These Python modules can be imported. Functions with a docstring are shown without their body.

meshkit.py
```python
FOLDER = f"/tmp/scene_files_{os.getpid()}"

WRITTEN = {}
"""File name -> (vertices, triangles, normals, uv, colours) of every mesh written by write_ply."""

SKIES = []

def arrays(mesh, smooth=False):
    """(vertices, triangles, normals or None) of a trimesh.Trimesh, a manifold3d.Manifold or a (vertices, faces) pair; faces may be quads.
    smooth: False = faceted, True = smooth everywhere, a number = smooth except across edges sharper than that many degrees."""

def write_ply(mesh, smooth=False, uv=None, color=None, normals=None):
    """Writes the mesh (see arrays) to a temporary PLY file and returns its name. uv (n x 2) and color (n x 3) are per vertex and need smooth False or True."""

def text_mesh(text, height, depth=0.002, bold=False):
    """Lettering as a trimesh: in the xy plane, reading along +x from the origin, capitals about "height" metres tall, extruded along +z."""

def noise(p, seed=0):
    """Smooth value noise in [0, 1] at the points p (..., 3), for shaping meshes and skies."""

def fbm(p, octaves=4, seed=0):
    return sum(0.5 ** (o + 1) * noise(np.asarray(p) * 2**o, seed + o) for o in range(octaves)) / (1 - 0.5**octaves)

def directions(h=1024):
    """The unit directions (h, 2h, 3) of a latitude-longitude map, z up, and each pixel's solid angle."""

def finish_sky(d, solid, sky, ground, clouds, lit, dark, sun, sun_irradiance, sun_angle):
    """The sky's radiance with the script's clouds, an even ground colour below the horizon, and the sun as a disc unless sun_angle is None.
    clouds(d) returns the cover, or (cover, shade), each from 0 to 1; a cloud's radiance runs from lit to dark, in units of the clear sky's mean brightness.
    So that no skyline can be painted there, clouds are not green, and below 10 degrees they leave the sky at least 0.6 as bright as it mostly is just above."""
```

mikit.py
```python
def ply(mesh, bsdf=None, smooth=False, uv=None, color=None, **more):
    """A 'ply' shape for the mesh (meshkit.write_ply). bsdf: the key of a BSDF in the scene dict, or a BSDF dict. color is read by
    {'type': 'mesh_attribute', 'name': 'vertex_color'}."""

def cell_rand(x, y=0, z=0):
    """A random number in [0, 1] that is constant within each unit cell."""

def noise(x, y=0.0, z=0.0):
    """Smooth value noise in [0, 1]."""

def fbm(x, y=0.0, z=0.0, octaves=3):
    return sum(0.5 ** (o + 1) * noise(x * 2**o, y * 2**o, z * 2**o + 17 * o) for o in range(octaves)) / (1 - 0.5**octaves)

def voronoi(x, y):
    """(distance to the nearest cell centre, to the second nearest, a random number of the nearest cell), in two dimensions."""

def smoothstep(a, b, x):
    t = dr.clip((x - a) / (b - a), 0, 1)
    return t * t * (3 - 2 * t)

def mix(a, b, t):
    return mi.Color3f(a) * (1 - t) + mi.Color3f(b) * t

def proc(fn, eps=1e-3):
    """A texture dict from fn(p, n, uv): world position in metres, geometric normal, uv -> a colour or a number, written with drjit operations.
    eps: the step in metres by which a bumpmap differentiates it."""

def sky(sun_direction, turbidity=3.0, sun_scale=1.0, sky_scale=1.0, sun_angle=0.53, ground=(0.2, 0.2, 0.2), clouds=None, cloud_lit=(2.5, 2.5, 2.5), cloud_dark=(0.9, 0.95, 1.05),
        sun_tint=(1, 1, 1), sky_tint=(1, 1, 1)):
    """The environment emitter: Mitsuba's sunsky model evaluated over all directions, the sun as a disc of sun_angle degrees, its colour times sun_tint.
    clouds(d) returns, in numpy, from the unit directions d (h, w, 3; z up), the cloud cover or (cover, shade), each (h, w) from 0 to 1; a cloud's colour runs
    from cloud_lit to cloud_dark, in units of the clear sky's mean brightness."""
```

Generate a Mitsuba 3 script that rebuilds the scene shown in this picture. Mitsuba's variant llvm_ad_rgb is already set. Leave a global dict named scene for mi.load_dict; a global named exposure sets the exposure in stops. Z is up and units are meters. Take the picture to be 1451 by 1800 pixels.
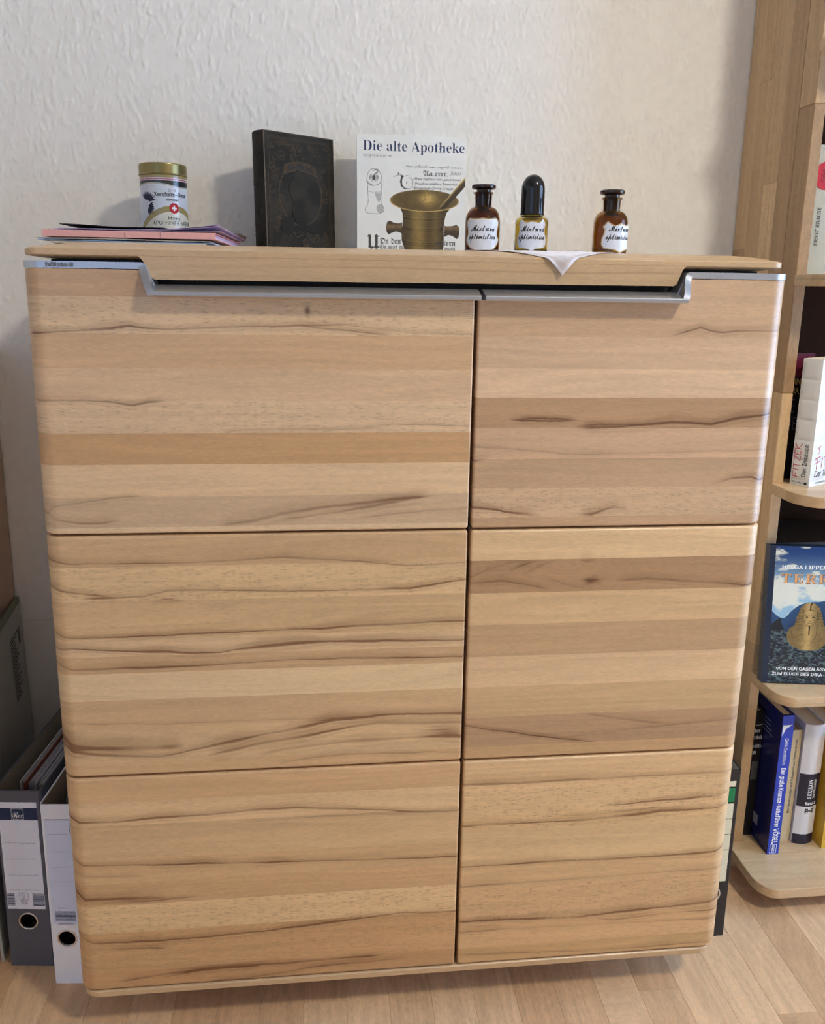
import math, random, glob
import numpy as np, trimesh, shapely, drjit as dr, mitsuba as mi
from shapely import affinity
from shapely.geometry import Polygon, LineString, Point, box as sbox
from shapely.ops import unary_union
import mikit, meshkit
from mikit import ply, proc, noise, fbm, voronoi, cell_rand, smoothstep, mix
random.seed(3); rng = np.random.default_rng(7)
T = mi.ScalarTransform4f
scene, labels = {}, {}

# ------------------------------------------------------------------ camera, light, exposure
CAM = np.array([0.3605, -1.0186, 1.0948])
FW, UP = np.array([0.1038, 0.9728, -0.2072]), np.array([0.0060, 0.2077, 0.9782])
scene['camera'] = {'type': 'perspective', 'fov': math.degrees(2 * math.atan(725.5 / 1420.05)), 'fov_axis': 'x', 'near_clip': 0.05, 'far_clip': 50.0,
                   'principal_point_offset_y': 1 * 103.7 / 1800,
                   'to_world': T().look_at(origin=CAM.tolist(), target=(CAM + FW).tolist(), up=UP.tolist())}
exposure = -1.26
LAMP, LAMP_POS, LAMP_R = (410.0, 374.0, 318.0), (1.45, -1.25, 2.33), 0.13     # the warm ceiling lamp
DAY_RIGHT, DAY_FRONT = (9.0, 14.0, 22.0), (1.7, 2.45, 3.9)                   # daylight through the two windows
RX0, RX1, RY0, RY1, RZ = -1.9, 2.7, -3.1, 0.49, 2.48                       # the room

# ------------------------------------------------------------------ helpers
def lin(*c):
    c = np.asarray(c[0] if len(c) == 1 else c, float) / 255.0
    return [float(v) for v in np.where(c <= 0.04045, c / 12.92, ((c + 0.055) / 1.055) ** 2.4)]

def put(key, mesh, bsdf, smooth=30, **kw):
    scene[key] = ply(mesh, bsdf, smooth, **kw)

def number(base, i): return base if i == 0 else '%s_%03d' % (base, i)

def tag(key, label, cat=None, group=None, kind=None):
    d = {'label': label} if label else {}
    if cat: d['category'] = cat
    if group: d['group'] = group
    if kind: d['kind'] = kind
    labels[key] = d

def bx(x0, x1, y0, y1, z0, z1):
    m = trimesh.creation.box((x1 - x0, y1 - y0, z1 - z0)); m.apply_translation(((x0 + x1) / 2, (y0 + y1) / 2, (z0 + z1) / 2)); return m

def rbx(x0, x1, y0, y1, z0, z1, r=0.001):
    """a box with chamfered edges"""
    c = np.array([(x0 + x1) / 2, (y0 + y1) / 2, (z0 + z1) / 2]); h = np.array([x1 - x0, y1 - y0, z1 - z0]) / 2
    pts = [s * (h - r * np.array(k)) for s in np.array(np.meshgrid([-1, 1], [-1, 1], [-1, 1])).T.reshape(-1, 3) for k in ((0, 1, 1), (1, 0, 1), (1, 1, 0))]
    return trimesh.convex.convex_hull(np.array(pts) + c)

def cat(*ms): return trimesh.util.concatenate([m for m in ms if m is not None])

def loft(rings, caps=True):
    n = len(rings[0]); v = np.vstack(rings); f = []
    i = np.arange(n); j = (i + 1) % n
    for k in range(len(rings) - 1):
        a, b = k * n, (k + 1) * n
        f += np.stack([a + i, a + j, b + j], 1).tolist() + np.stack([a + i, b + j, b + i], 1).tolist()
    if caps:
        m = len(v); v = np.vstack([v, rings[0].mean(0), rings[-1].mean(0)])
        f += np.stack([i * 0 + m, j, i], 1).tolist() + np.stack([i * 0 + m + 1, (len(rings) - 1) * n + i, (len(rings) - 1) * n + j], 1).tolist()
    t = trimesh.Trimesh(v, f, process=False); trimesh.repair.fix_normals(t); return t

def lathe(prof, cx, cy, n=64, closed=False):
    """prof: (r, z) from bottom to top"""
    a = np.linspace(0, 2 * np.pi, n, endpoint=False)
    rings = [np.stack([cx + max(r, 1e-5) * np.cos(a), cy + max(r, 1e-5) * np.sin(a), np.full(n, z)], 1) for r, z in prof]
    if closed:
        rings.append(rings[0].copy()); return loft(rings, False)
    return loft(rings)

def extrude(poly, h):
    gs = [g for g in getattr(poly, 'geoms', [poly]) if g.geom_type == 'Polygon' and g.area > 1e-10]
    return cat(*[trimesh.creation.extrude_polygon(g, h, engine='earcut') for g in gs])

def frame_mat(o, U, V):
    U, V = np.asarray(U, float), np.asarray(V, float); U = U / np.linalg.norm(U); V = V - U * (U @ V); V = V / np.linalg.norm(V)
    M = np.eye(4); M[:3, 0], M[:3, 1], M[:3, 2], M[:3, 3] = U, V, np.cross(U, V), o; return M

def decal(poly, M, t=0.00015, lift=0.00005):
    """flat print: polygon (metres) laid on the plane of M"""
    m = extrude(poly, t); m.apply_translation((0, 0, lift)); m.apply_transform(M); return m

def wrap(poly, cx, cy, R, az, z0, t=0.0002, lift=0.0, edge=0.003):
    """print wrapped on an upright cylinder: polygon x = arc length from azimuth az (0 faces -y), y = height above z0"""
    m = extrude(poly, t)
    v, f = trimesh.remesh.subdivide_to_size(m.vertices, m.faces, edge, max_iter=12)
    th = az + v[:, 0] / R; r = R + v[:, 2] + lift
    return trimesh.Trimesh(np.stack([cx + r * np.sin(th), cy - r * np.cos(th), z0 + v[:, 1]], 1), f, process=False)

FONTS = {}
STYLE = {'sans': (None, 0), 'sansb': (None, 3), 'serif': ((0x1D400, 0x1D41A), 0), 'script': ((0x1D4D0, 0x1D4EA), 0), 'frak': ((0x1D56C, 0x1D586), 0), 'fraklight': ((0x1D504, 0x1D51E), 0), 'ital': ((0x1D434, 0x1D44E), 0)}
HOLES = {0x1D455: 0x210E, 0x1D506: 0x212D, 0x1D50B: 0x210C, 0x1D50C: 0x2111, 0x1D515: 0x211C, 0x1D51D: 0x2128}

def text(s, style, h, width=None, thin=0.0, center=False, track=0.0):
    """lettering as a polygon: capitals h tall, baseline at y = 0; fitted to width if given"""
    from PIL import Image, ImageDraw, ImageFont
    offs, stroke = STYLE[style]
    name = 'Inter' if offs is None else 'NotoSansMath-Regular'
    if name not in FONTS:
        hit = glob.glob('/opt/blender-*/*/datafiles/fonts/%s.woff2' % name) or glob.glob('/opt/blender-*/*/datafiles/fonts/Inter.woff2')
        FONTS[name] = ImageFont.truetype(hit[0], 110)
    font = FONTS[name]
    def conv(ch):
        if offs and ch.isascii() and ch.isalpha():
            c = offs[0] + ord(ch) - 65 if ch.isupper() else offs[1] + ord(ch) - 97
            return chr(HOLES.get(c, c))
        return ch
    x, shapes = 0.0, []
    for ch in s:
        g = conv(ch)
        adv = font.getlength(g) if ch != ' ' else 32
        if ch != ' ':
            x0, y0, x1, y1 = font.getbbox(g, anchor='ls', stroke_width=stroke)
            im = Image.new('L', (int(x1 - x0) + 10, int(y1 - y0) + 10)); ImageDraw.Draw(im).text((5 - x0, 5 - y0), g, 255, font, anchor='ls', stroke_width=stroke)
            on = np.pad(np.asarray(im) > 127, ((0, 0), (1, 1))).astype(np.int8)
            rows, st = np.nonzero(np.diff(on, axis=1) == 1); en = np.nonzero(np.diff(on, axis=1) == -1)[1]
            if len(rows):
                sh = shapely.union_all(shapely.box(st, -rows - 1, en, -rows)).buffer(0.6).buffer(-0.6 - thin).simplify(0.8)
                shapes.append(affinity.translate(sh, x - 5 + x0, 5 - y0))
        x += adv + track
    sh = shapely.union_all(shapes); k = h / 78.0
    sh = affinity.scale(sh, k, k, origin=(0, 0))
    b = sh.bounds
    if width: sh = affinity.scale(sh, width / (b[2] - b[0]), 1, origin=(b[0], 0)); b = sh.bounds
    return affinity.translate(sh, -(b[0] + b[2]) / 2 if center else -b[0], 0)

def curve(pts, w): return LineString(pts).buffer(w / 2, quad_segs=3)
def ell(x, y, a, b, n=16): return affinity.scale(Point(x, y).buffer(1, quad_segs=n), a, b, origin=(x, y))
def pick(tab, i): return dr.gather(mi.Float, tab, mi.UInt32(i))
def C(c): return mi.Color3f(*[float(v) for v in c])

def mat(name, col, rough=0.5, metal=0.0, spec=0.5, **kw):
    scene[name] = {'type': 'twosided', 'bsdf': {'type': 'principled', 'base_color': col if isinstance(col, dict) else {'type': 'rgb', 'value': list(col)}, 'roughness': rough, 'metallic': metal, 'specular': spec, **kw}}
    return name
STREAKS = [
 [([(0.0121,1.0274),(0.0532,1.0309),(0.0908,1.0331),(0.1211,1.0369),(0.1267,1.0362),(0.1665,1.0339),(0.2087,1.0362),(0.2629,1.0376),(0.3295,1.0398),(0.381,1.034),(0.4412,1.0286)], 1.3, 0.55),
  ([(0.0133,0.9458),(0.0663,0.9458),(0.0968,0.9442),(0.1196,0.9398),(0.1391,0.9442),(0.1624,0.9459)], 1.4, 0.6),
  ([(0.2277,0.9084),(0.3971,0.91),(0.43,0.9141),(0.4839,0.916),(0.5407,0.9125)], 1.0, 0.35),
  ([(0.0116,0.8015),(0.0146,0.8107),(0.0226,0.8127),(0.0974,0.823),(0.133,0.8247)], 1.0, 0.4),
  ([(0.0117,0.8023),(0.0154,0.7947),(0.0482,0.7891),(0.0757,0.7887),(0.0996,0.7926)], 1.2, 0.45),
  ([(0.2155,0.7844),(0.2564,0.7893),(0.2893,0.7962),(0.2976,0.7991),(0.3806,0.8092),(0.4435,0.8158),(0.4688,0.8177),(0.4985,0.8199)], 2.0, 0.7),
  ([(0.2934,0.7918),(0.3305,0.7934),(0.3722,0.7993),(0.4015,0.8055),(0.4646,0.8142)], 1.6, 0.45),
  ([(0.3973,0.7915),(0.4649,0.798),(0.544,0.8035)], 1.0, 0.3),
  ([(0.3137,1.0404),(0.381,1.0411),(0.4614,1.0328),(0.5392,1.0307)], 1.0, 0.3)],
 [([(0.0072,0.7402),(0.0298,0.7351),(0.0841,0.7352),(0.1824,0.7344),(0.2384,0.7358),(0.3031,0.7396),(0.385,0.7332),(0.4685,0.7239),(0.5405,0.7268)], 1.2, 0.45),
  ([(0.0053,0.7043),(0.0157,0.6994),(0.0271,0.6965),(0.062,0.693),(0.0813,0.6887)], 1.5, 0.75),
  ([(0.0422,0.6884),(0.1208,0.6885),(0.1449,0.6944),(0.1609,0.6961),(0.221,0.6955),(0.3023,0.6921),(0.385,0.6918),(0.469,0.692),(0.5114,0.6985),(0.5412,0.7023)], 1.3, 0.75),
  ([(0.0056,0.6405),(0.0112,0.6364),(0.0227,0.6334),(0.098,0.6336),(0.1784,0.635),(0.2601,0.637),(0.343,0.638),(0.4272,0.6413),(0.4912,0.6426),(0.543,0.6424)], 1.2, 0.75),
  ([(0.0079,0.6176),(0.0257,0.6188),(0.0571,0.6159),(0.1168,0.6117),(0.1773,0.6087),(0.2182,0.6082),(0.2595,0.6136),(0.3219,0.6183),(0.3849,0.6186),(0.5438,0.6148)], 1.6, 0.75),
  ([(0.0045,0.5978),(0.0102,0.5949),(0.0236,0.5891),(0.0955,0.5891),(0.2176,0.5901),(0.3006,0.5931),(0.3849,0.5934),(0.4705,0.5918),(0.5445,0.5901)], 1.4, 0.75),
  ([(0.0066,0.4888),(0.012,0.4793),(0.0198,0.4752),(0.0685,0.4728),(0.1219,0.4712),(0.1635,0.472)], 4.0, 0.75),
  ([(0.007,0.4772),(0.0154,0.4698),(0.0476,0.4645),(0.1295,0.4571),(0.1715,0.4645),(0.235,0.478),(0.2989,0.4893),(0.3632,0.5016),(0.4282,0.5064),(0.4938,0.5059),(0.547,0.5041)], 1.9, 0.7),
  ([(0.1921,0.4554),(0.2559,0.4699),(0.3201,0.4788),(0.3848,0.4901),(0.4282,0.4954),(0.4941,0.4919),(0.5474,0.4915)], 2.6, 0.6),
  ([(0.2641,0.4552),(0.3199,0.4635),(0.3848,0.4685),(0.4724,0.4707),(0.548,0.4691)], 2.2, 0.6),
  ([(0.0182,0.5114),(0.1319,0.5063),(0.2568,0.5063),(0.3848,0.5044)], 1.0, 0.25),
  ([(0.2809,0.4399),(0.3848,0.4492),(0.5488,0.4445)], 1.0, 0.3)],
 [([(0.0076,0.3678),(0.0159,0.3627),(0.0671,0.3605),(0.0992,0.3632),(0.1474,0.365),(0.1878,0.3645),(0.2451,0.3686),(0.3111,0.3695),(0.3737,0.3635),(0.4372,0.3578),(0.48,0.3525),(0.5188,0.3511)], 1.5, 0.65),
  ([(0.0058,0.3026),(0.0153,0.2953),(0.1034,0.2899),(0.185,0.2877),(0.2679,0.2836),(0.3522,0.2814),(0.4379,0.2771),(0.5447,0.275)], 1.3, 0.7),
  ([(0.0061,0.2482),(0.0156,0.2398),(0.06,0.2389),(0.1335,0.237)], 2.2, 0.7),
  ([(0.0075,0.2389),(0.0233,0.2348),(0.1005,0.2321),(0.1748,0.2349)], 1.0, 0.5),
  ([(0.0074,0.1778),(0.0231,0.1676),(0.0971,0.1656),(0.1806,0.1665),(0.2654,0.1698),(0.3299,0.1749),(0.3949,0.18),(0.4606,0.1852),(0.5473,0.1822)], 1.4, 0.65),
  ([(0.0428,0.156),(0.1297,0.1529)], 1.2, 0.75),
  ([(0.0561,0.1009),(0.1362,0.1093),(0.2212,0.1122),(0.3075,0.1127),(0.395,0.1147),(0.4393,0.1147)], 1.3, 0.7),
  ([(0.1064,0.1016),(0.1786,0.1107),(0.2642,0.1112)], 1.4, 0.65),
  ([(0.1778,0.0892),(0.2638,0.0931),(0.351,0.1038),(0.475,0.1059)], 1.2, 0.5),
  ([(0.0095,0.2805),(0.022,0.2763),(0.1025,0.2722)], 1.0, 0.35),
  ([(0.0086,0.2082),(0.0124,0.204),(0.0145,0.1989)], 1.2, 0.7),
  ([(0.2282,0.3508),(0.3527,0.3528),(0.48,0.351)], 1.0, 0.25)],
 [([(0.8028,1.0302),(0.8252,1.0367),(0.8445,1.0432),(0.8581,1.0392),(0.875,1.0362),(0.8914,1.0386),(0.9553,1.0386)], 1.2, 0.5),
  ([(0.5932,0.923),(0.6046,0.9214),(0.6435,0.9203),(0.6909,0.9196)], 1.5, 0.75),
  ([(0.6045,0.9223),(0.6238,0.9242),(0.6629,0.9226),(0.6892,0.9203)], 1.2, 0.65),
  ([(0.6832,0.9109),(0.736,0.9117),(0.7857,0.9148),(0.819,0.918),(0.8701,0.9146),(0.9035,0.9218),(0.9611,0.929)], 1.6, 0.7),
  ([(0.6864,0.9128),(0.7159,0.915),(0.769,0.9149),(0.8123,0.9177)], 1.1, 0.55),
  ([(0.5486,0.866),(0.5694,0.8701)], 1.0, 0.6),
  ([(0.8732,0.8287),(0.8881,0.8354),(0.9119,0.8406),(0.9361,0.8417),(0.9446,0.8376)], 1.1, 0.55),
  ([(0.5489,0.8036),(0.5768,0.8005),(0.5968,0.7959),(0.62,0.7932),(0.6484,0.7907)], 1.8, 0.65),
  ([(0.6936,0.7911),(0.7171,0.7925),(0.7304,0.7974),(0.7436,0.8016),(0.7608,0.7987),(0.7674,0.7924)], 2.0, 0.65),
  ([(0.5479,0.8855),(0.6063,0.8819),(0.6721,0.875),(0.772,0.8753),(0.908,0.8785),(0.9528,0.88)], 1.0, 0.25),
  ([(0.8384,1.0375),(0.8408,1.0328),(0.8523,1.0307)], 1.2, 0.4),
  ([(0.7852,0.9715),(0.7994,0.9719)], 1.0, 0.7)],
 [([(0.7008,0.7273),(0.7112,0.725),(0.7231,0.7265)], 2.4, 0.8),
  ([(0.7231,0.6991),(0.7334,0.7002),(0.7473,0.6985)], 1.4, 0.7),
  ([(0.5503,0.7059),(0.5733,0.7151),(0.5964,0.7232),(0.6297,0.7288)], 1.2, 0.35),
  ([(0.6002,0.711),(0.6166,0.7193),(0.6299,0.7243),(0.6466,0.7274)], 1.2, 0.4),
  ([(0.6207,0.7043),(0.637,0.7154),(0.6569,0.7244),(0.6703,0.7269)], 1.2, 0.35),
  ([(0.5505,0.6982),(0.5973,0.6989),(0.6313,0.6928),(0.6658,0.6831)], 1.2, 0.35),
  ([(0.7509,0.697),(0.803,0.6975),(0.856,0.6938),(0.9459,0.6851)], 1.4, 0.55),
  ([(0.6476,0.7064),(0.6616,0.6991),(0.6894,0.6896),(0.7241,0.6842)], 1.2, 0.4),
  ([(0.5502,0.4854),(0.5887,0.4772),(0.6418,0.4671),(0.6956,0.4569),(0.7464,0.4495)], 1.3, 0.65),
  ([(0.7148,0.4963),(0.7654,0.4883),(0.8204,0.4782),(0.8462,0.4759)], 1.4, 0.4),
  ([(0.6884,0.4592),(0.8029,0.4693),(0.9456,0.4785)], 1.0, 0.25),
  ([(0.636,0.4405),(0.6465,0.4423),(0.6555,0.4404)], 1.6, 0.8)],
 [([(0.5494,0.3915),(0.6275,0.39),(0.8088,0.3922),(0.9469,0.3921)], 1.6, 0.4),
  ([(0.7532,0.3452),(0.8307,0.3489),(0.8867,0.3509),(0.9319,0.3525),(0.9541,0.3581)], 1.4, 0.6),
  ([(0.5532,0.3243),(0.5799,0.3251),(0.6303,0.3244),(0.7031,0.324),(0.7582,0.326),(0.8137,0.3284),(0.8508,0.3323),(0.8885,0.3313),(0.9339,0.3327),(0.9542,0.3389)], 1.7, 0.75),
  ([(0.5534,0.2564),(0.615,0.2563),(0.6884,0.2576),(0.7815,0.2563),(0.8571,0.2555),(0.9335,0.2572),(0.9561,0.2629)], 1.7, 0.6),
  ([(0.5543,0.2234),(0.6347,0.224),(0.7836,0.2261),(0.9558,0.2278)], 1.2, 0.35),
  ([(0.5524,0.1621),(0.6188,0.1621),(0.6748,0.1599),(0.7314,0.1577),(0.7881,0.1612),(0.8647,0.1649),(0.942,0.1695),(0.9534,0.1735)], 1.9, 0.75),
  ([(0.7582,0.1536),(0.789,0.1486),(0.8656,0.154),(0.9474,0.1543)], 1.2, 0.5),
  ([(0.5547,0.145),(0.6381,0.1448),(0.7512,0.1433),(0.9489,0.1389)], 1.0, 0.35),
  ([(0.5522,0.1054),(0.7542,0.0961),(0.949,0.097)], 1.2, 0.3),
  ([(0.6662,0.3323),(0.7761,0.3338),(0.8502,0.3396)], 1.0, 0.3)]]

# ------------------------------------------------------------------ wood
Wd, SPLIT = 0.9625, 0.5475
ROWS = [(0.0885, 0.4283), (0.4315, 0.7713), (0.7745, 1.1040)]
STAVES = {(0, 2): [1072, 1028, 986, 946, 905, 865, 823, 783], (1, 2): [1029, 988, 950, 910, 869, 829, 789], (1, 1): [729, 682, 636, 589, 543, 497, 451],
          (0, 1): [730, 683, 631, 606, 582, 543, 501, 451], (0, 0): [391, 355, 301, 263, 228, 183, 117], (1, 0): [389, 339, 315, 257, 219, 158, 116]}
TONES = {(0, 2): ['c49f76', 'd0b087', 'caa57a', 'd3b087', 'd6b58c', 'c59c6c', 'd9b78b', 'c9aa84', 'd8b990'],
         (1, 2): ['c5a27b', 'cba984', 'd5b38c', 'b7926a', 'caa680', 'c29f79', 'ccaa82', 'c19d76'],
         (1, 1): ['d6b384', 'b08b63', 'cca97b', 'be9b71', 'd3b084', 'c8a578', 'b5916a', 'c09a6c'],
         (0, 1): ['c9a578', 'd1af80', 'cba87a', 'd2b084', 'c6a276', 'd6b78a', 'c8a579', 'ccaa7d', 'c8a375'],
         (0, 0): ['c6a072', 'd0ad7f', 'c9a678', 'c7a273', 'c49d6e', 'd2ae7d', 'c09766', 'b78d5e'],
         (1, 0): ['cba778', 'd0ac7c', 'cfab79', 'ccaa7a', 'c9a474', 'c7a172', 'c69f6f', 'be9866']}
FLECK = {(0, 2): [0, 1, 0, .2, .9, 0, .1, .2, .6], (1, 2): [0, 0, 0, .2, 0, 0, 1, .2], (1, 1): [0, 0, 0, 0, 0, 0, .2, .2], (0, 1): [.2, 1, .3, .1, 0, 0, 0, 0, 0],
         (0, 0): [0, .4, .2, 0, .3, 1.4, .8, .1], (1, 0): [.2, 1.2, 1.1, .3, .2, 1.2, .5, .1]}
stave_id, tone = np.zeros(2400, np.float32), []
BOUNDS = {}
for (c, r), bs in STAVES.items():
    z0, z1 = ROWS[r]; zs = [z1] + [b / 1000 for b in bs] + [z0]; BOUNDS[c, r] = zs
    for k in range(len(zs) - 1):
        lo, hi = (0 if r == 0 and k == len(zs) - 2 else int(round(zs[k + 1] * 1000))), int(round(zs[k] * 1000))
        stave_id[c * 1200 + lo:c * 1200 + max(hi, lo) + 4] = len(tone) if True else 0
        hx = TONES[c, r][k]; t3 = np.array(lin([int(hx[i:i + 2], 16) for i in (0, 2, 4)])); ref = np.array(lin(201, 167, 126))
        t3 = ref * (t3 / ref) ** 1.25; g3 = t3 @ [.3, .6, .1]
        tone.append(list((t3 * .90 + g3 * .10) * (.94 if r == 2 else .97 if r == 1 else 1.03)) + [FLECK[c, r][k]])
for (c, r), bs in STAVES.items():   # upper pieces win where the 4 mm margin reached over
    zs = BOUNDS[c, r]
n_before = 0
for (c, r) in STAVES:
    zs = BOUNDS[c, r]
    for k in range(len(zs) - 1):
        stave_id[c * 1200 + int(round(zs[k + 1] * 1000)):c * 1200 + int(round(zs[k] * 1000))] = n_before + k
    n_before += len(zs) - 1
STAVE_T, TONE_T = mi.Float(stave_id), mi.Float(np.array(tone, np.float32).ravel() ** 1.0)
NS, NK = 64, 12
sz, ss, sw = np.zeros((6, NK, NS)), np.zeros((6, NK, NS)), np.full((6, NK), 0.001)
for pi in range(6):
    x0, x1 = (0, SPLIT) if pi < 3 else (SPLIT, Wd)
    xs = np.linspace(x0, x1, NS)
    for k, (pts, w, st) in enumerate(STREAKS[pi]):
        p = np.array(pts); sz[pi, k] = np.interp(xs, p[:, 0], p[:, 1]); sw[pi, k] = w * 0.00098
        lo = 1 if p[0, 0] < x0 + 0.03 else np.clip((xs - p[0, 0]) / 0.02, 0, 1)
        hi = 1 if p[-1, 0] > x1 - 0.03 else np.clip((p[-1, 0] - xs) / 0.02, 0, 1)
        ss[pi, k] = st * lo * hi * np.where((xs >= p[0, 0] - 0.012) & (xs <= p[-1, 0] + 0.012), 1, 0) if not (p[0, 0] < x0 + 0.03 and p[-1, 0] > x1 - 0.03) else st
SZ, SS, SW = mi.Float(sz.ravel().astype(np.float32)), mi.Float(ss.ravel().astype(np.float32)), mi.Float(sw.ravel().astype(np.float32))
DARKWOOD = (0.20, 0.105, 0.055)

def grain(x, z, s, amp=1.0):
    """brightness of straight beech grain running along x"""
    w = fbm(x * 2.4, z * 26.0, s, 3)
    g1 = fbm(x * 7.0, z * 210.0 + w * 9.0, s, 3)
    g2 = noise(x * 150.0, z * 900.0, s + 3.0)
    g3 = noise(x * 330.0, z * 1500.0, s + 5.0)
    cath = dr.sin(6.28 * (z * 46.0 + 4.5 * w))
    return 1.0 + amp * (0.13 * (g1 - 0.5) + 0.11 * (g2 - 0.5) + 0.08 * (g3 - 0.5) + 0.025 * cath + 0.20 * (w - 0.5))

def flecks(x, z, s):
    """short dark ray flecks of beech"""
    out = mi.Float(0)
    for k, (a, b) in enumerate(((150.0, 420.0), (90.0, 300.0))):
        u, v = x * a + 5.3 * k, z * b + 3.0 * noise(x * 12.0, z * 30.0, s)
        r = cell_rand(dr.floor(u), dr.floor(v), 7 + k)
        fu, fv = u - dr.floor(u) - 0.5, v - dr.floor(v) - 0.5
        out = dr.maximum(out, smoothstep(0.70, 0.95, r) * dr.exp(-(fu * fu * 9 + fv * fv * 26)))
    return out

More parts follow.
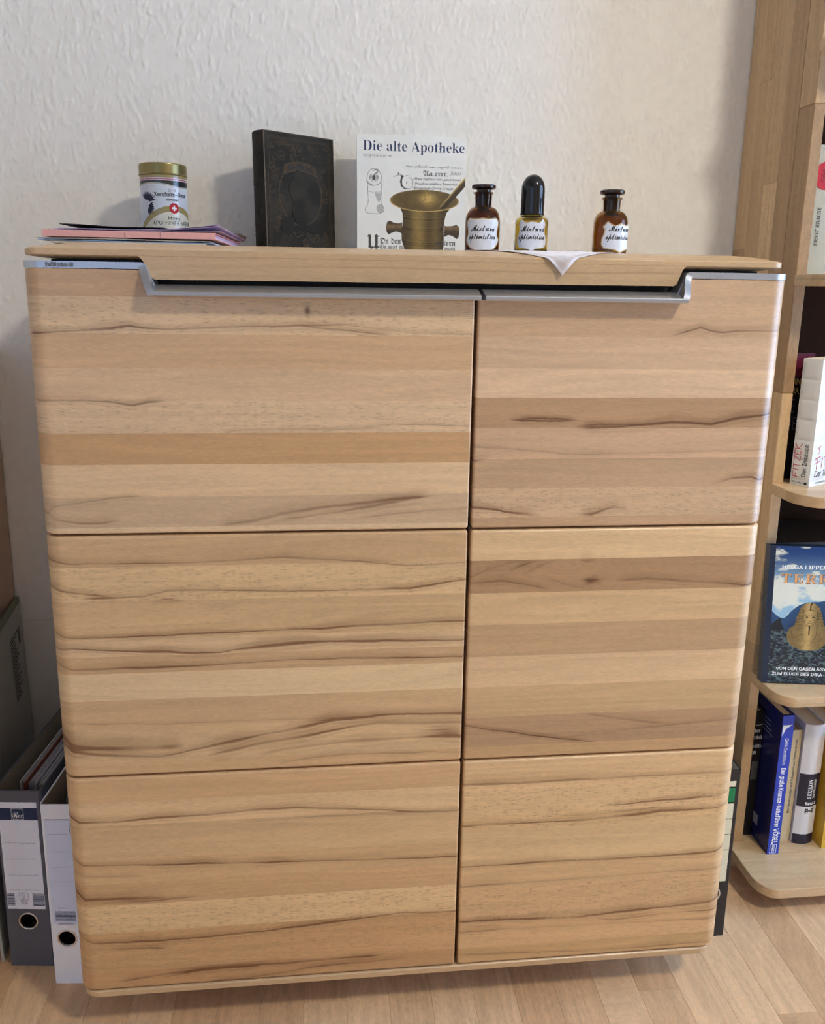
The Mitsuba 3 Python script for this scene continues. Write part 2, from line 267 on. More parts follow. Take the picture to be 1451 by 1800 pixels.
def cabinet_wood(p, n, uv):
    right = p.x > SPLIT
    col = dr.select(right, 1.0, 0.0)
    zi = dr.clip(dr.floor(p.z * 1000.0), 0, 1199)
    sid = pick(STAVE_T, zi + 1200.0 * col)
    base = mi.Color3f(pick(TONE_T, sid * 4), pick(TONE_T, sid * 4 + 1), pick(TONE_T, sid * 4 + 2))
    x = p.x + p.y * 0.8
    c = base * grain(x + sid * 3.1, p.z, sid)
    c = c * (1 - 0.30 * dr.clip(pick(TONE_T, sid * 4 + 3) * flecks(x, p.z, sid), 0, 1))
    row = dr.select(p.z > 0.773, 0.0, dr.select(p.z > 0.430, 1.0, 2.0))
    panel = row + 3.0 * col
    t = dr.select(right, (p.x - SPLIT) / (Wd - SPLIT), p.x / SPLIT) * (NS - 1)
    t = dr.clip(t, 0, NS - 1.001); i = dr.floor(t); fr = t - i
    wob = 0.0016 * (noise(x * 34.0, p.z * 20.0, sid) - 0.5) + 0.0005 * (noise(x * 160.0, p.z * 60.0, 2.0) - 0.5)
    a = mi.Float(0)
    for k in range(NK):
        b = (panel * NK + k) * NS + i
        zc = pick(SZ, b) * (1 - fr) + pick(SZ, b + 1) * fr
        st = pick(SS, b) * (1 - fr) + pick(SS, b + 1) * fr
        w = pick(SW, panel * NK + k) * (0.6 + 0.9 * noise(x * 22.0, k * 3.0, sid))
        d = p.z - zc + wob
        e = 0.85 * dr.exp(-dr.square(d / w)) + 0.34 * dr.exp(-dr.square((d - 2.4 * w) / (2.8 * w))) + 0.18 * dr.exp(-dr.square((d + 3.2 * w) / (0.9 * w)))
        a = a + st * (0.40 + 0.95 * noise(x * 17.0, k * 5.0, 1.0)) * e
    a = a + 0.75 * dr.exp(-(dr.square((p.x - 0.336) / 0.0035) + dr.square((p.z - 1.058) / 0.0045)))           # knots
    a = a + 0.7 * dr.exp(-(dr.square((p.x - 0.7196) / 0.010) + dr.square((p.z - 0.697) / 0.006))) * noise(p.x * 120.0, p.z * 500.0, 4.0) * 1.6
    a = a + 0.45 * dr.exp(-(dr.square((p.x - 0.148) / 0.018) + dr.square((p.z - 0.684) / 0.0045))) * noise(p.x * 60.0, p.z * 400.0, 4.0) * 2.0
    a = a + 0.55 * dr.exp(-(dr.square((p.x - 0.520) / 0.022) + dr.square((p.z - 0.478) / 0.008))) * noise(p.x * 20.0, p.z * 420.0, 4.0) * 1.8
    ov = dr.square((p.x - 0.683) / 0.036) + dr.square((p.z - 0.7215) / 0.013)
    ov = dr.exp(-ov) * (0.14 + 0.05 * dr.sin(16.0 * dr.sqrt(ov))) + 0.05 * dr.exp(-dr.square((dr.sqrt(ov) - 1.3) / 0.2))
    c = c * (1 + dr.select((p.z < 0.729) & (p.z > 0.682) & right, ov, 0.0))
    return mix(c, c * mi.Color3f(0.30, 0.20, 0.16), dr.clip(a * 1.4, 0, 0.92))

def beech_x(p, n, uv):
    """top board, base strip, shelves: long staves along x, glued in depth and height"""
    k = dr.floor(p.y / 0.055) + 7.0 * dr.floor(p.z / 0.20)
    t = cell_rand(k, 3.0, 1.0)
    c = 0.84 * mix(lin(200, 168, 128), lin(214, 184, 144), t)
    c = c * grain(p.x + k * 2.3, p.y * 0.9 + p.z, k)
    line = dr.exp(-dr.square((p.z - 1.110 - 0.004 * noise(p.x * 9.0, 3.0, 2.0) + 0.0035 * p.x) / 0.0012)) * smoothstep(0.2, 0.5, p.x)
    return mix(c, c * mi.Color3f(0.55, 0.45, 0.38), 0.4 * line)

def shelf_stave(p):
    col = dr.floor((p.y - 0.268) / 0.0441)
    off = col * 0.618 - dr.floor(col * 0.618)
    return col, dr.floor((p.z + off * 0.46) / 0.46)

def shelf_wood(p, n, uv):
    c0, r0 = shelf_stave(p)
    t, s = cell_rand(c0, r0, 11.0), c0 * 3.0 + r0
    c = mix(lin(148, 118, 86), lin(204, 174, 134), t)
    c = c * grain(p.z + s * 2.1, p.y * 0.95 + p.x * 0.5, s, 1.3)
    d = (p.y - 0.268) / 0.0441 - c0
    wave = fbm(p.z * 2.0, p.y * 40.0, s, 2)
    lines = dr.exp(-dr.square((d - 0.2 - 0.6 * cell_rand(s, 3.0, 2.0) - 0.9 * (wave - 0.5)) / 0.035))
    c = mix(c, c * mi.Color3f(0.62, 0.52, 0.45), 0.65 * lines * smoothstep(0.35, 0.8, cell_rand(s, 5.0, 6.0)))
    return c * (1 - 0.3 * flecks(p.z, p.y, s) * smoothstep(0.5, 0.8, cell_rand(s, 8.0, 2.0)))

PLANK_W, PLANK_L = 0.066, 0.41
def floor_ids(x, y, fl):
    col = fl((x + 0.012) / PLANK_W)
    off = col * 0.382 - fl(col * 0.382)
    return col, fl((y + off * PLANK_L) / PLANK_L)

def floor_wood(p, n, uv):
    c0, r0 = floor_ids(p.x, p.y, dr.floor)
    t, s = cell_rand(c0, r0, 21.0), c0 * 5.0 + r0
    c = mix(lin(196, 158, 120), lin(216, 181, 142), t)
    c = c * grain(p.y * 1.0 + s * 1.7, p.x * 0.55 + 0.07 * noise(p.y * 4.0, p.x * 12.0, s), s, 1.25)
    ring = dr.sin(55.0 * fbm(p.y * 2.6 + s, p.x * 17.0, s, 2))
    return c * (1 + 0.04 * ring)

mat('wood_cabinet', proc(cabinet_wood), 0.33, spec=0.5, clearcoat=0.4, clearcoat_gloss=0.8)
mat('wood_board', proc(beech_x), 0.33, spec=0.5, clearcoat=0.4, clearcoat_gloss=0.8)
mat('wood_shelf', proc(shelf_wood), 0.4, spec=0.4)
mat('wood_floor', proc(floor_wood), 0.42, spec=0.4)

# ------------------------------------------------------------------ the room
def wall_colour(p, n, uv):
    return mix((0.80, 0.795, 0.75), (0.85, 0.845, 0.80), fbm((p.x + p.y) * 90.0, p.z * 90.0, 5.0, 3))
mat('wall_paint', proc(wall_colour), 0.8, spec=0.2)
mat('plain_white', (0.52, 0.50, 0.47), 0.8, spec=0.2)
mat('bright_white', (0.82, 0.81, 0.78), 0.8, spec=0.2)
mat('white_frame', (0.8, 0.8, 0.8), 0.4)

def setting(key, mesh, m, label, smooth=False):
    put(key, mesh, m, smooth); tag(key, label, kind='structure')
# the woodchip paper is real relief where the picture shows the wall
gx, gz = np.arange(-0.75, 1.32, 0.0020), np.arange(0.45, 1.80, 0.0020)
GX, GZ = np.meshgrid(gx, gz, indexing='ij')
def n2(fx, fz, seed, dx=0.0, dz=0.0):
    a_ = 0.6 + seed * 1.1; u_, v_ = GX * math.cos(a_) + GZ * math.sin(a_), GZ * math.cos(a_) - GX * math.sin(a_)
    return meshkit.noise(np.stack([u_ * fx + dx, v_ * fz + dz, 0.3 * u_ * fx - 0.4 * v_ * fz], -1), seed)
sst = lambda a_, b_, x_: np.clip((x_ - a_) / (b_ - a_), 0, 1) ** 2 * (3 - 2 * np.clip((x_ - a_) / (b_ - a_), 0, 1))
warp = n2(45, 45, 5)
relief = 1.25 * (0.00062 * sst(.55, .80, n2(85, 170, 1, warp * 1.2)) + 0.00055 * sst(.60, .85, n2(190, 95, 2, 0, warp * 1.2)) + 0.00030 * n2(190, 190, 3) + 0.0003 * n2(60, 60, 4))
edge = np.minimum(np.minimum(np.arange(len(gx))[:, None], np.arange(len(gx))[::-1][:, None]), np.minimum(np.arange(len(gz))[None], np.arange(len(gz))[::-1][None]))
relief = np.where(edge == 0, -0.0010, relief)
nx_, nz_ = len(gx), len(gz); ii, jj = np.meshgrid(np.arange(nx_ - 1), np.arange(nz_ - 1), indexing='ij'); q0 = (ii * nz_ + jj).ravel()
rf = np.vstack([np.stack([q0, q0 + nz_, q0 + nz_ + 1], 1), np.stack([q0, q0 + nz_ + 1, q0 + 1], 1)])
rv = np.stack([GX, RY1 + 0.0012 - relief, GZ], -1).reshape(-1, 3)
put('wall_back', bx(RX0, RX1, RY1 + 0.0020, RY1 + 0.12, 0, RZ), 'wall_paint', False); tag('wall_back', 'cream woodchip wall behind the sideboard', kind='structure')
scene['wall_back__woodchip_paper'] = ply((rv, rf), 'wall_paint', True); tag('wall_back__woodchip_paper', 'woodchip wallpaper')
setting('wall_left', bx(RX0 - 0.12, RX0, RY0 - 0.12, RY1 + 0.12, 0, RZ), 'bright_white', 'white wall on the left of the room')
setting('ceiling', bx(RX0 - 0.12, RX1 + 0.12, RY0 - 0.12, RY1 + 0.12, RZ, RZ + 0.1), 'plain_white', 'white ceiling')
WIN = {'wall_right': ('x', RX1, -1.15, 0.28, 0.12, 2.1), 'wall_front': ('y', RY0, -1.75, -0.1, 0.85, 2.15)}
for i, (w, (ax, at, a0, a1, z0, z1)) in enumerate(WIN.items()):
    lo, hi = (RY0 - 0.12, RY1 + 0.12) if ax == 'x' else (RX0, RX1)
    def slab(u0, u1, d0, d1, v0, v1, ax=ax, at=at):
        s = 1 if at > 0 else -1
        e0, e1 = sorted((at + s * d0, at + s * d1))
        return bx(e0, e1, u0, u1, v0, v1) if ax == 'x' else bx(u0, u1, e0, e1, v0, v1)
    setting(w, cat(slab(lo, a0, 0, .12, 0, RZ), slab(a1, hi, 0, .12, 0, RZ), slab(a0, a1, 0, .12, 0, z0), slab(a0, a1, 0, .12, z1, RZ)), 'plain_white', 'white wall with a window')
    k = 'window_%d' % (i + 1)
    m = (a0 + a1) / 2
    setting(k, cat(slab(a0, a1, .03, .09, z0, z0 + .06), slab(a0, a1, .03, .09, z1 - .06, z1), slab(a0, a0 + .06, .03, .09, z0, z1), slab(a1 - .06, a1, .03, .09, z0, z1), slab(m - .05, m + .05, .03, .09, z0, z1)), 'white_frame', 'white window frame')
    for j, (u0, u1) in enumerate(((a0 + .06, m - .05), (m + .05, a1 - .06))):
        d = at + (.07 if at > 0 else -.07)
        q = np.array([[d, u0, z0 + .06], [d, u1, z0 + .06], [d, u1, z1 - .06], [d, u0, z1 - .06]]) if ax == 'x' else np.array([[u0, d, z0 + .06], [u1, d, z0 + .06], [u1, d, z1 - .06], [u0, d, z1 - .06]])
        f = np.array([[0, 1, 2], [0, 2, 3]]); nrm = np.cross(q[1] - q[0], q[2] - q[0])
        if nrm[0 if ax == 'x' else 1] * at > 0: f = f[:, ::-1]
        scene[number(k + '__pane', j)] = {**ply((q, f)), 'emitter': {'type': 'area', 'radiance': {'type': 'rgb', 'value': list(DAY_RIGHT if i == 0 else DAY_FRONT)}}}
lampm = trimesh.creation.icosphere(subdivisions=3, radius=LAMP_R); lampm.apply_scale((1, 1, 0.45)); lampm.apply_translation(LAMP_POS)
scene['ceiling_lamp__shade'] = {**ply(lampm, smooth=True), 'emitter': {'type': 'area', 'radiance': {'type': 'rgb', 'value': list(LAMP)}}}
put('ceiling_lamp__mount', lathe([(0, 2.395), (.06, 2.4), (.07, 2.479), (0, 2.479)], LAMP_POS[0], LAMP_POS[1]), 'white_frame')
tag('ceiling_lamp', 'round frosted glass lamp under the ceiling', 'lamp')

# floor: strip parquet laid in depth; the planks in view one by one, the rest of the room's planks as one piece
setting('floor', bx(RX0, RX1, RY0, RY1, -0.1, -0.007), 'wood_floor', 'light beech strip floor')
rest, ip = [], 0
for col in range(int(math.floor((RX0 + .012) / PLANK_W)), int(math.floor((RX1 + .012) / PLANK_W)) + 1):
    x0, x1 = col * PLANK_W - .012, (col + 1) * PLANK_W - .012
    off = (col * 0.382 - math.floor(col * 0.382)) * PLANK_L
    for row in range(int(math.floor((RY0 + off) / PLANK_L)), int(math.floor((RY1 + off) / PLANK_L)) + 1):
        y0, y1 = row * PLANK_L - off, (row + 1) * PLANK_L - off
        a, b, c, d = max(x0, RX0), min(x1, RX1), max(y0, RY0), min(y1, RY1)
        if b - a < .002 or d - c < .002: continue
        if a > -0.5 and b < 1.75 and d > -0.75:
            put(number('floor__plank', ip), rbx(a + .00012, b - .00012, c + .00012, d - .00012, -.0069, 0, .0003), 'wood_floor', False); ip += 1
        else: rest.append(bx(a + .0001, b - .0001, c + .0001, d - .0001, -.0069, 0))
put('floor__planks_beyond', cat(*rest), 'wood_floor', False); tag('floor__planks_beyond', None, kind='stuff')

# ------------------------------------------------------------------ the sideboard
mat('black_gap', (0.012, 0.011, 0.010), 0.7)  # flat black for the shade in the gaps, also on the plinth
mat('aluminium', (0.50, 0.53, 0.58), 0.34, metal=0.85)
mat('aluminium_dark', (0.16, 0.17, 0.19), 0.5, metal=0.3)
K = 'sideboard'
tag(K, 'wide light beech sideboard with six front panels and aluminium handle rails', 'cabinet')

def front_outline(col, i):
    """plan of a front panel, inset by i: big rounding on the outer side, small one at the middle gap"""
    x0, x1, th, R, r = (-0.0012, SPLIT - 0.0022, 0.026, 0.024, 0.003) if col == 0 else (SPLIT + 0.0022, Wd, 0.026, 0.024, 0.003)
    def arc(cx, cy, rad, a0, a1, n): return [(cx + rad * math.cos(a), cy + rad * math.sin(a)) for a in np.linspace(a0, a1, n)]
    RL, RR = (R, r) if col == 0 else (r, R)
    pts = [(x0 + i, th)] + arc(x0 + RL, RL, max(RL - i, 1e-4), math.pi, 1.5 * math.pi, 13 if RL == R else 5) + arc(x1 - RR, RR, max(RR - i, 1e-4), 1.5 * math.pi, 2 * math.pi, 13 if RR == R else 5) + [(x1 - i, th)]
    return np.array(pts)

def stave_mesh(col, z0, z1, round_bottom, round_top):
    rr = 0.0035; lv = []
    if round_bottom: lv += [(rr * (1 - math.sin(a)), z0 + rr * (1 - math.cos(a))) for a in np.linspace(0, math.pi / 2, 5)]
    else: lv += [(0, z0)]
    if round_top: lv += [(rr * (1 - math.cos(a)), z1 - rr * (1 - math.sin(a))) for a in np.linspace(0, math.pi / 2, 5)]
    else: lv += [(0, z1)]
    return loft([np.column_stack([front_outline(col, i), np.full(len(front_outline(col, i)), z)]) for i, z in lv])

def prism_xz(pts, y0, y1):
    m = trimesh.creation.extrude_polygon(Polygon(pts), y1 - y0, engine='earcut')       # x, z, depth
    v = m.vertices.copy(); m.vertices = np.stack([v[:, 0], y0 + v[:, 2], v[:, 1]], 1); m.invert(); trimesh.repair.fix_normals(m); return m

CUT = [(0.1395, 1.1100), (0.1505, 1.0740), (0.8160, 1.0740), (0.8235, 1.1100)]
cutter = prism_xz(CUT, -0.02, 0.05)
panel_no = 0
for r in (2, 1, 0):
    for c in (0, 1):
        key = number(K + '__front_panel', panel_no); panel_no += 1
        zs = BOUNDS[c, r]
        for k in range(len(zs) - 1):
            m = stave_mesh(c, zs[k + 1], zs[k], k == len(zs) - 2, k == 0 and r < 2)
            if r == 2 and zs[k] > 1.074:
                m = trimesh.boolean.difference([m, cutter], engine='manifold')
            put(number(key + '__stave', k), m, 'wood_cabinet', 35)
put(K + '__carcass', bx(0.028, 0.9345, 0.0290, 0.42, 0.0885, 1.07), 'wood_board', False)
put(K + '__joint_shade_sheet', bx(0.029, 0.9335, 0.0264, 0.0289, 0.089, 1.069), 'black_gap', False); tag(K + '__joint_shade_sheet', 'added black sheet standing for the shade in the joints')  # black sheet added for the shade seen through the panel joints
put(K + '__shade_block', bx(0.027, 0.930, 0.030, 0.40, 1.0701, 1.1155), 'black_gap', False)  # solid block painted black for the shade under the top board
tag(K + '__shade_block', 'black block standing for the shade under the top board')

def plan(x0, x1, y0, y1, rf, rb, i, n=9):
    def arc(cx, cy, rad, a0, a1): return [(cx + rad * math.cos(a), cy + rad * math.sin(a)) for a in np.linspace(a0, a1, n)]
    rf2, rb2 = max(rf - i * 0.35, .004), max(rb - i * 0.35, .002)
    x0, x1, y0, y1 = x0 + i, x1 - i, y0 + i, y1 - i
    return np.array(arc(x0 + rf2, y0 + rf2, rf2, math.pi, 1.5 * math.pi) + arc(x1 - rf2, y0 + rf2, rf2, 1.5 * math.pi, 2 * math.pi) + arc(x1 - rb2, y1 - rb2, rb2, 0, .5 * math.pi) + arc(x0 + rb2, y1 - rb2, rb2, .5 * math.pi, math.pi))
TOP = 1.1362
def bevel_z(i):
    """height of the top board's upper face at inset i from its edge"""
    return 1.1272 + (TOP - 1.1272) * (1 - (1 - min(i / 0.06, 1.0)) ** 1.7)
lv = [(0.045, 1.1156), (0.022, 1.1160), (0.004, 1.1184), (0.001, 1.1192), (0.0, 1.1202), (0.0, 1.1258), (0.0006, 1.1268)] + [(i, bevel_z(i)) for i in (0.002, 0.008, 0.016, 0.026, 0.038, 0.05, 0.062)]
put(K + '__top_board', loft([np.column_stack([plan(0.0020, 0.9535, 0.0, 0.46, 0.018, 0.02, i), np.full(36, z)]) for i, z in lv]), 'wood_board', 40)
f1 = prism_xz([(0.1360, 1.1200), (0.1410, 1.1150), (0.1508, 1.0950), (0.1545, 1.0925), (0.8030, 1.0945), (0.8068, 1.0965), (0.8140, 1.1155), (0.8190, 1.1200)], 0.0004, 0.024)
put(K + '__fascia', f1, 'wood_board', 35)
put(K + '__base_strip', loft([np.column_stack([plan(0.001, 0.9565, 0.0, 0.42, 0.026, 0.01, i), np.full(36, z)]) for i, z in ((0.006, 0.0745), (0.0015, 0.0752), (0.0, 0.0770), (0.0, 0.0845), (0.0015, 0.0862), (0.005, 0.0866))]), 'wood_board', 40)
put(K + '__plinth', bx(0.07, 0.89, 0.13, 0.40, 0.0, 0.0745), 'black_gap', False)

def rail(left):
    e = 0.0012; c = 0 if left else 1
    band = loft([np.column_stack([front_outline(c, -e), np.full(len(front_outline(c, -e)), z)]) for z in (1.1046, 1.1126)])
    keep = bx(-.01, .1400, -.02, .05, 1.09, 1.12) if left else bx(.8225, .97, -.02, .05, 1.09, 1.12)
    band = trimesh.boolean.intersection([band, keep], engine='manifold')
    if left: strip = [(0.1380, 1.1047), (0.1380, 1.1126), (0.1395, 1.1126), (0.1445, 1.1105), (0.1560, 1.0830), (0.1500, 1.0740), (0.1475, 1.0755), (0.1385, 1.1047)]
    else: strip = [(0.8250, 1.1046), (0.8250, 1.1126), (0.8225, 1.1126), (0.8190, 1.1105), (0.8085, 1.0860), (0.8130, 1.0750), (0.8155, 1.0765), (0.8245, 1.1046)]
    ms = [band, prism_xz(strip, -e, 0.025)]
    # the step: swells forward from the strip to the ledge
    top, bot = ((0.1395, 1.1090), (0.1530, 1.0770)) if left else ((0.8225, 1.1085), (0.8112, 1.0780))
    secs = []
    for t in np.linspace(0, 1, 9):
        x = top[0] + (bot[0] - top[0]) * t; z = top[1] + (bot[1] - top[1]) * t
        y = -e - 0.021 * (t * t * (3 - 2 * t)); w = 0.0042
        d = np.array([bot[0] - top[0], bot[1] - top[1]]); d = d / np.linalg.norm(d); nn = np.array([-d[1], d[0]])
        secs.append(np.array([[x + nn[0] * w, y, z + nn[1] * w], [x + nn[0] * w, 0.02, z + nn[1] * w], [x - nn[0] * w, 0.02, z - nn[1] * w], [x - nn[0] * w, y, z - nn[1] * w]]))
    ms.append(loft(secs))
    xa, xb = (0.1490, 0.5495) if left else (0.5550, 0.8148)
    prof = [(0.024, 1.0735), (-0.0205, 1.0735), (-0.0222, 1.0748), (-0.0225, 1.0780), (-0.0215, 1.0793), (-0.0198, 1.0797), (0.004, 1.0868), (0.024, 1.0872)]
    ms.append(loft([np.array([[x, y, z] for y, z in prof]) for x in (xa, xa + 0.0008, xb - 0.0008, xb)]))
    return cat(*ms)
put(K + '__handle_rail', rail(True), 'aluminium', 25); tag(K + '__handle_rail', 'long aluminium handle rail')
put(K + '__handle_rail_001', rail(False), 'aluminium', 25); tag(K + '__handle_rail_001', 'short aluminium handle rail')
M = frame_mat((0.0302, -0.00245, 1.1062), (1, 0, 0), (0, 0, 1))
let = text('hülsta', 'sansb', 0.0047, 0.0245)
logo = sbox(0.0262, 0, 0.0312, 0.0048).difference(unary_union([sbox(0.0268, 0.0006, 0.0306, 0.0042).difference(Polygon([(0.0274, 0.0012), (0.0287, 0.0036), (0.0300, 0.0012)]).buffer(0.0003))])).union(curve([(0.0274, 0.001), (0.0287, 0.0038), (0.03, 0.001)], 0.0006))
put(K + '__handle_rail__lettering', decal(unary_union([let, logo]), M), 'aluminium_dark', False); tag(K + '__handle_rail__lettering', 'grey lettering hülsta with a small square emblem')

# ------------------------------------------------------------------ the bookshelf
B = 'bookshelf'
tag(B, 'tall beech bookshelf with curved shelf boards at the right edge of the picture', 'bookshelf')
PX0, PX1, PY0, PY1 = 1.1263, 1.1458, 0.268, 0.4870
ks = 0
for col in range(5):
    y0, y1 = PY0 + col * .0441, PY0 + (col + 1) * .0441
    off = (col * 0.618 - math.floor(col * 0.618)) * 0.46
    for row in range(0, 7):
        z0, z1 = max(row * 0.46 - off, 0.0), min((row + 1) * 0.46 - off, 2.15)
        if z1 - z0 < .01: continue
        put(number(B + '__side_panel__stave', ks), rbx(PX0, PX1, y0 + .0001, y1 - .0001, z0 + .0001, z1 - .0001, .0012 if col == 0 else .00025), 'wood_shelf', False); ks += 1
put(B + '__side_panel_001', rbx(1.96, 1.98, PY0, PY1, 0, 2.15, .001), 'wood_shelf', False)  # unseen panel, added to shade the shelf interior
mat('shelf_back_wood', lin(46, 28, 18), 0.85, spec=0.1)  # near black: the shade inside the shelves is put into the colour
put(B + '__back_panel', bx(PX1, 1.96, 0.478, PY1, 0.03, 2.15), 'shelf_back_wood', False)
SHELF_T = 0.0185
def shelf_board(x0, yf, r, z, x1=1.985):
    def ring(i):
        a = np.linspace(math.pi, 1.5 * math.pi, 14)
        p = [(PX1 + .0002, PY1 - .012), (PX1 + .0002, PY0 - .0006), (x0 + i, PY0 - .0006)] + [(x0 + r + (r - i) * math.cos(t), yf + r * 1.25 + (r * 1.25 - i) * math.sin(t)) for t in a] + [(x1, yf + i), (x1, PY1 - .012)]
        return np.array(p)
    e = .002; t = SHELF_T
    rings = [np.column_stack([ring(i), np.full(len(ring(i)), zz)]) for i, zz in ((e, z - t), (.0006, z - t + .0006), (0, z - t + e), (0, z - e), (.0006, z - .0006), (e, z))]
    m = loft(rings, False)
    f2 = []
    for R_, up in ((rings[0], False), (rings[-1], True)):
        g = extrude(Polygon(R_[:, :2]), 0.0001); keep = g.vertices[:, 2] < 5e-5
        tri = g.faces[keep[g.faces].all(1)]; v = np.array(g.vertices); v[:, 2] = R_[0, 2]
        t_ = trimesh.Trimesh(v, tri, process=False)
        if (t_.face_normals[0, 2] > 0) != up: t_.invert()
        f2.append(t_)
    return cat(m, *f2)
for i, (z, x0, yf, r) in enumerate(((1.827, 1.1245, .168, .04), (1.4735, 1.1245, .168, .04), (1.117, 1.1245, .168, .04), (.7634, 1.1245, .168, .04), (.4101, 1.1235, .168, .033), (.057, 1.1135, .139, .034))):  # the topmost board is unseen, added to keep the shelves dark
    put(number(B + '__shelf_board', i), shelf_board(x0, yf, r, z), 'wood_board', 40)
put(B + '__plinth', bx(1.20, 1.95, 0.24, 0.478, 0, .0384), 'shelf_back_wood', False)

# ------------------------------------------------------------------ books: local X along the cover from the spine, local Y into the block, Z up
def place(o, ang=0.0, lean=0.0, D=0.0):
    """o: lower front corner at the spine; ang: turn about the vertical; lean: backwards tilt"""
    ca, sa, cl, sl = math.cos(ang), math.sin(ang), math.cos(lean), math.sin(lean)
    Rz = np.array([[ca, -sa, 0], [sa, ca, 0], [0, 0, 1]]); Rx = np.array([[1, 0, 0], [0, cl, sl], [0, -sl, cl]])
    M = np.eye(4); M[:3, :3] = Rz @ Rx; M[:3, 3] = np.array(o, float) + (0, 0, D * sl); return M
def moved(m, M): m = m.copy(); m.apply_transform(M); return m
mat('page_paper', lin(222, 212, 190), 0.8, spec=0.1)
mat('page_old', lin(120, 104, 82), 0.8, spec=0.1)

def book(key, M, W, D, H, cover, pages='page_paper', b=0.0025, bulge=0.0, inset=0.004, soft=False):
    """hardback (or paperback): one folded cover, one block of pages"""
    if soft: b, inset = 0.0006, 0.0
    sp = []
    for t in np.linspace(0, 1, 9): sp.append((-bulge * math.sin(math.pi * t), D * t))
    outer = [(W, 0)] + sp + [(W, D)]
    inner = [(W, D - b)] + [(x + b * 1.2, min(max(y, b), D - b)) for x, y in sp[::-1]] + [(W, b)]
    c = trimesh.creation.extrude_polygon(Polygon(outer + inner).buffer(0), H, engine='earcut')
    put(key + '__cover', moved(c, M), cover, 35)
    put(key + '__pages', moved(bx(b * 1.3, W - inset, b + .0001, D - b - .0001, inset, H - inset), M), pages, False)

def front(M): return M @ frame_mat((0, 0, 0), (1, 0, 0), (0, 0, 1))                      # print on the front cover, x from the spine, y up
def spine_up(M, D): return M @ frame_mat((-0.0001, 0, 0), (0, 0, 1), (0, 1, 0))            # text reading upwards: x up, y away from the front cover
def spine_down(M, D): return M @ frame_mat((-0.0001, D, 0), (0, 0, -1), (0, -1, 0))
def spine_flat(M, D): return M @ frame_mat((-0.0001, D, 0), (0, -1, 0), (0, 0, 1))         # upright text on the spine, x from the back cover

def ink(name, *rgb, rough=0.6): return mat(name, lin(*rgb), rough, spec=0.3)
ink('ink_black', 26, 25, 24); ink('ink_navy', 38, 52, 86); ink('ink_grey', 120, 118, 112); ink('ink_dark_grey', 70, 69, 66); ink('ink_white', 235, 236, 238); ink('ink_red', 176, 36, 48); ink('gold_print', 176, 150, 96)

# ------------------------------------------------------------------ on the sideboard: the old dark book
def old_cloth(p, n, uv):
    f = fbm(p.x * 420.0, p.z * 420.0, p.y * 420.0, 2)
    g = fbm(p.x * 38.0 + 3.0, p.z * 38.0, 2.0, 4)
    c = mix(lin(27, 27, 25), lin(50, 47, 41), 0.35 * f + 0.65 * smoothstep(0.35, 0.7, g))
    return c
mat('old_cloth', proc(old_cloth), 0.7, spec=0.2)
mat('old_relief', lin(70, 61, 51), .8, spec=.1); ink('old_relief_dark', 20, 19, 18, rough=.5); ink('old_worn', 92, 80, 64)
k = 'old_cookbook'
ang = math.atan2(0.080, 0.115)
MB = place((0.2625, 0.362, TOP + .0002), ang, 0.03, .034)
KW, KD, KH = 0.137, 0.034, 0.192
book(k, MB, KW, KD, KH, 'old_cloth', 'page_old', bulge=0.004, inset=0.003)
tag(k, 'worn dark old book with embossed cover, leaning against the wall left of the white book', 'book')
F = front(MB)
def cx(px): return (px - 232) / 975 * KW                     # from the photograph's proportions to the cover
def cz(py): return KH - (py - 150) / 1560 * 0.177
def bend(poly, k_): return shapely.transform(poly, lambda c: np.column_stack([c[:, 0], c[:, 1] - k_ * c[:, 0] ** 2]))
banner = [(t, .0095) for t in np.linspace(-.031, .031, 17)] + [(t, -.0060) for t in np.linspace(.0335, -.0335, 17)]
ban = affinity.translate(bend(Polygon(banner), 8.0), KW * .5, KH - .052)
put(k + '__banner', decal(ban, F, .0005), 'old_relief', False)
kt = affinity.translate(bend(text('Kochbuch', 'frak', .0092, .052, center=True).segmentize(.002), 8.0), KW * .5, KH - .0545)
put(k + '__lettering', decal(kt, F, .0005, .0005), 'old_relief_dark', False); tag(k + '__lettering', 'embossed black letter lettering Kochbuch')
fr = []
for i in (0.008, 0.0105):
    fr.append(sbox(i, i, KW - i, KH - i).exterior.buffer(.0004))
r0 = random.Random(5)
for _ in range(110):
    u, v = r0.uniform(.014, KW - .014), r0.uniform(.012, KH - .014)
    if abs(u - KW / 2) < .036 and .045 < v < KH - .04: continue
    a0, s, R = r0.uniform(0, 6.28), r0.choice((-1, 1)), r0.uniform(.004, .009)
    t = np.linspace(0, 1, 16)
    fr.append(LineString(np.column_stack([u + R * (1 - t) * np.cos(a0 + s * 7 * t), v + R * (1 - t) * np.sin(a0 + s * 7 * t)])).buffer(.0006))
orn = unary_union(fr).intersection(sbox(.006, .006, KW - .006, KH - .006))
put(k + '__ornament', decal(orn, F, .0003), 'old_relief', False)
frame_ring = ell(KW / 2, KH * .50, .043, .050, 24).difference(ell(KW / 2, KH * .50, .0408, .0478, 24)).difference(ban.buffer(.001))
scenery = ell(KW * .60, KH * .60, .024, .012)
figure = unary_union([ell(KW * .47, KH * .66, .0075, .009), ell(KW * .44, KH * .54, .014, .019), ell(KW * .52, KH * .37, .020, .024), curve([(KW * .42, KH * .55), (KW * .52, KH * .5), (KW * .66, KH * .53)], .008), ell(KW * .30, KH * .24, .012, .015), curve([(KW * .40, KH * .21), (KW * .55, KH * .235), (KW * .72, KH * .20)], .010)])
put(k + '__picture_frame', decal(frame_ring, F, .0004), 'old_relief', False)
put(k + '__figure', decal(figure, F, .0009), 'old_cloth', False); tag(k + '__figure', 'embossed seated figure')
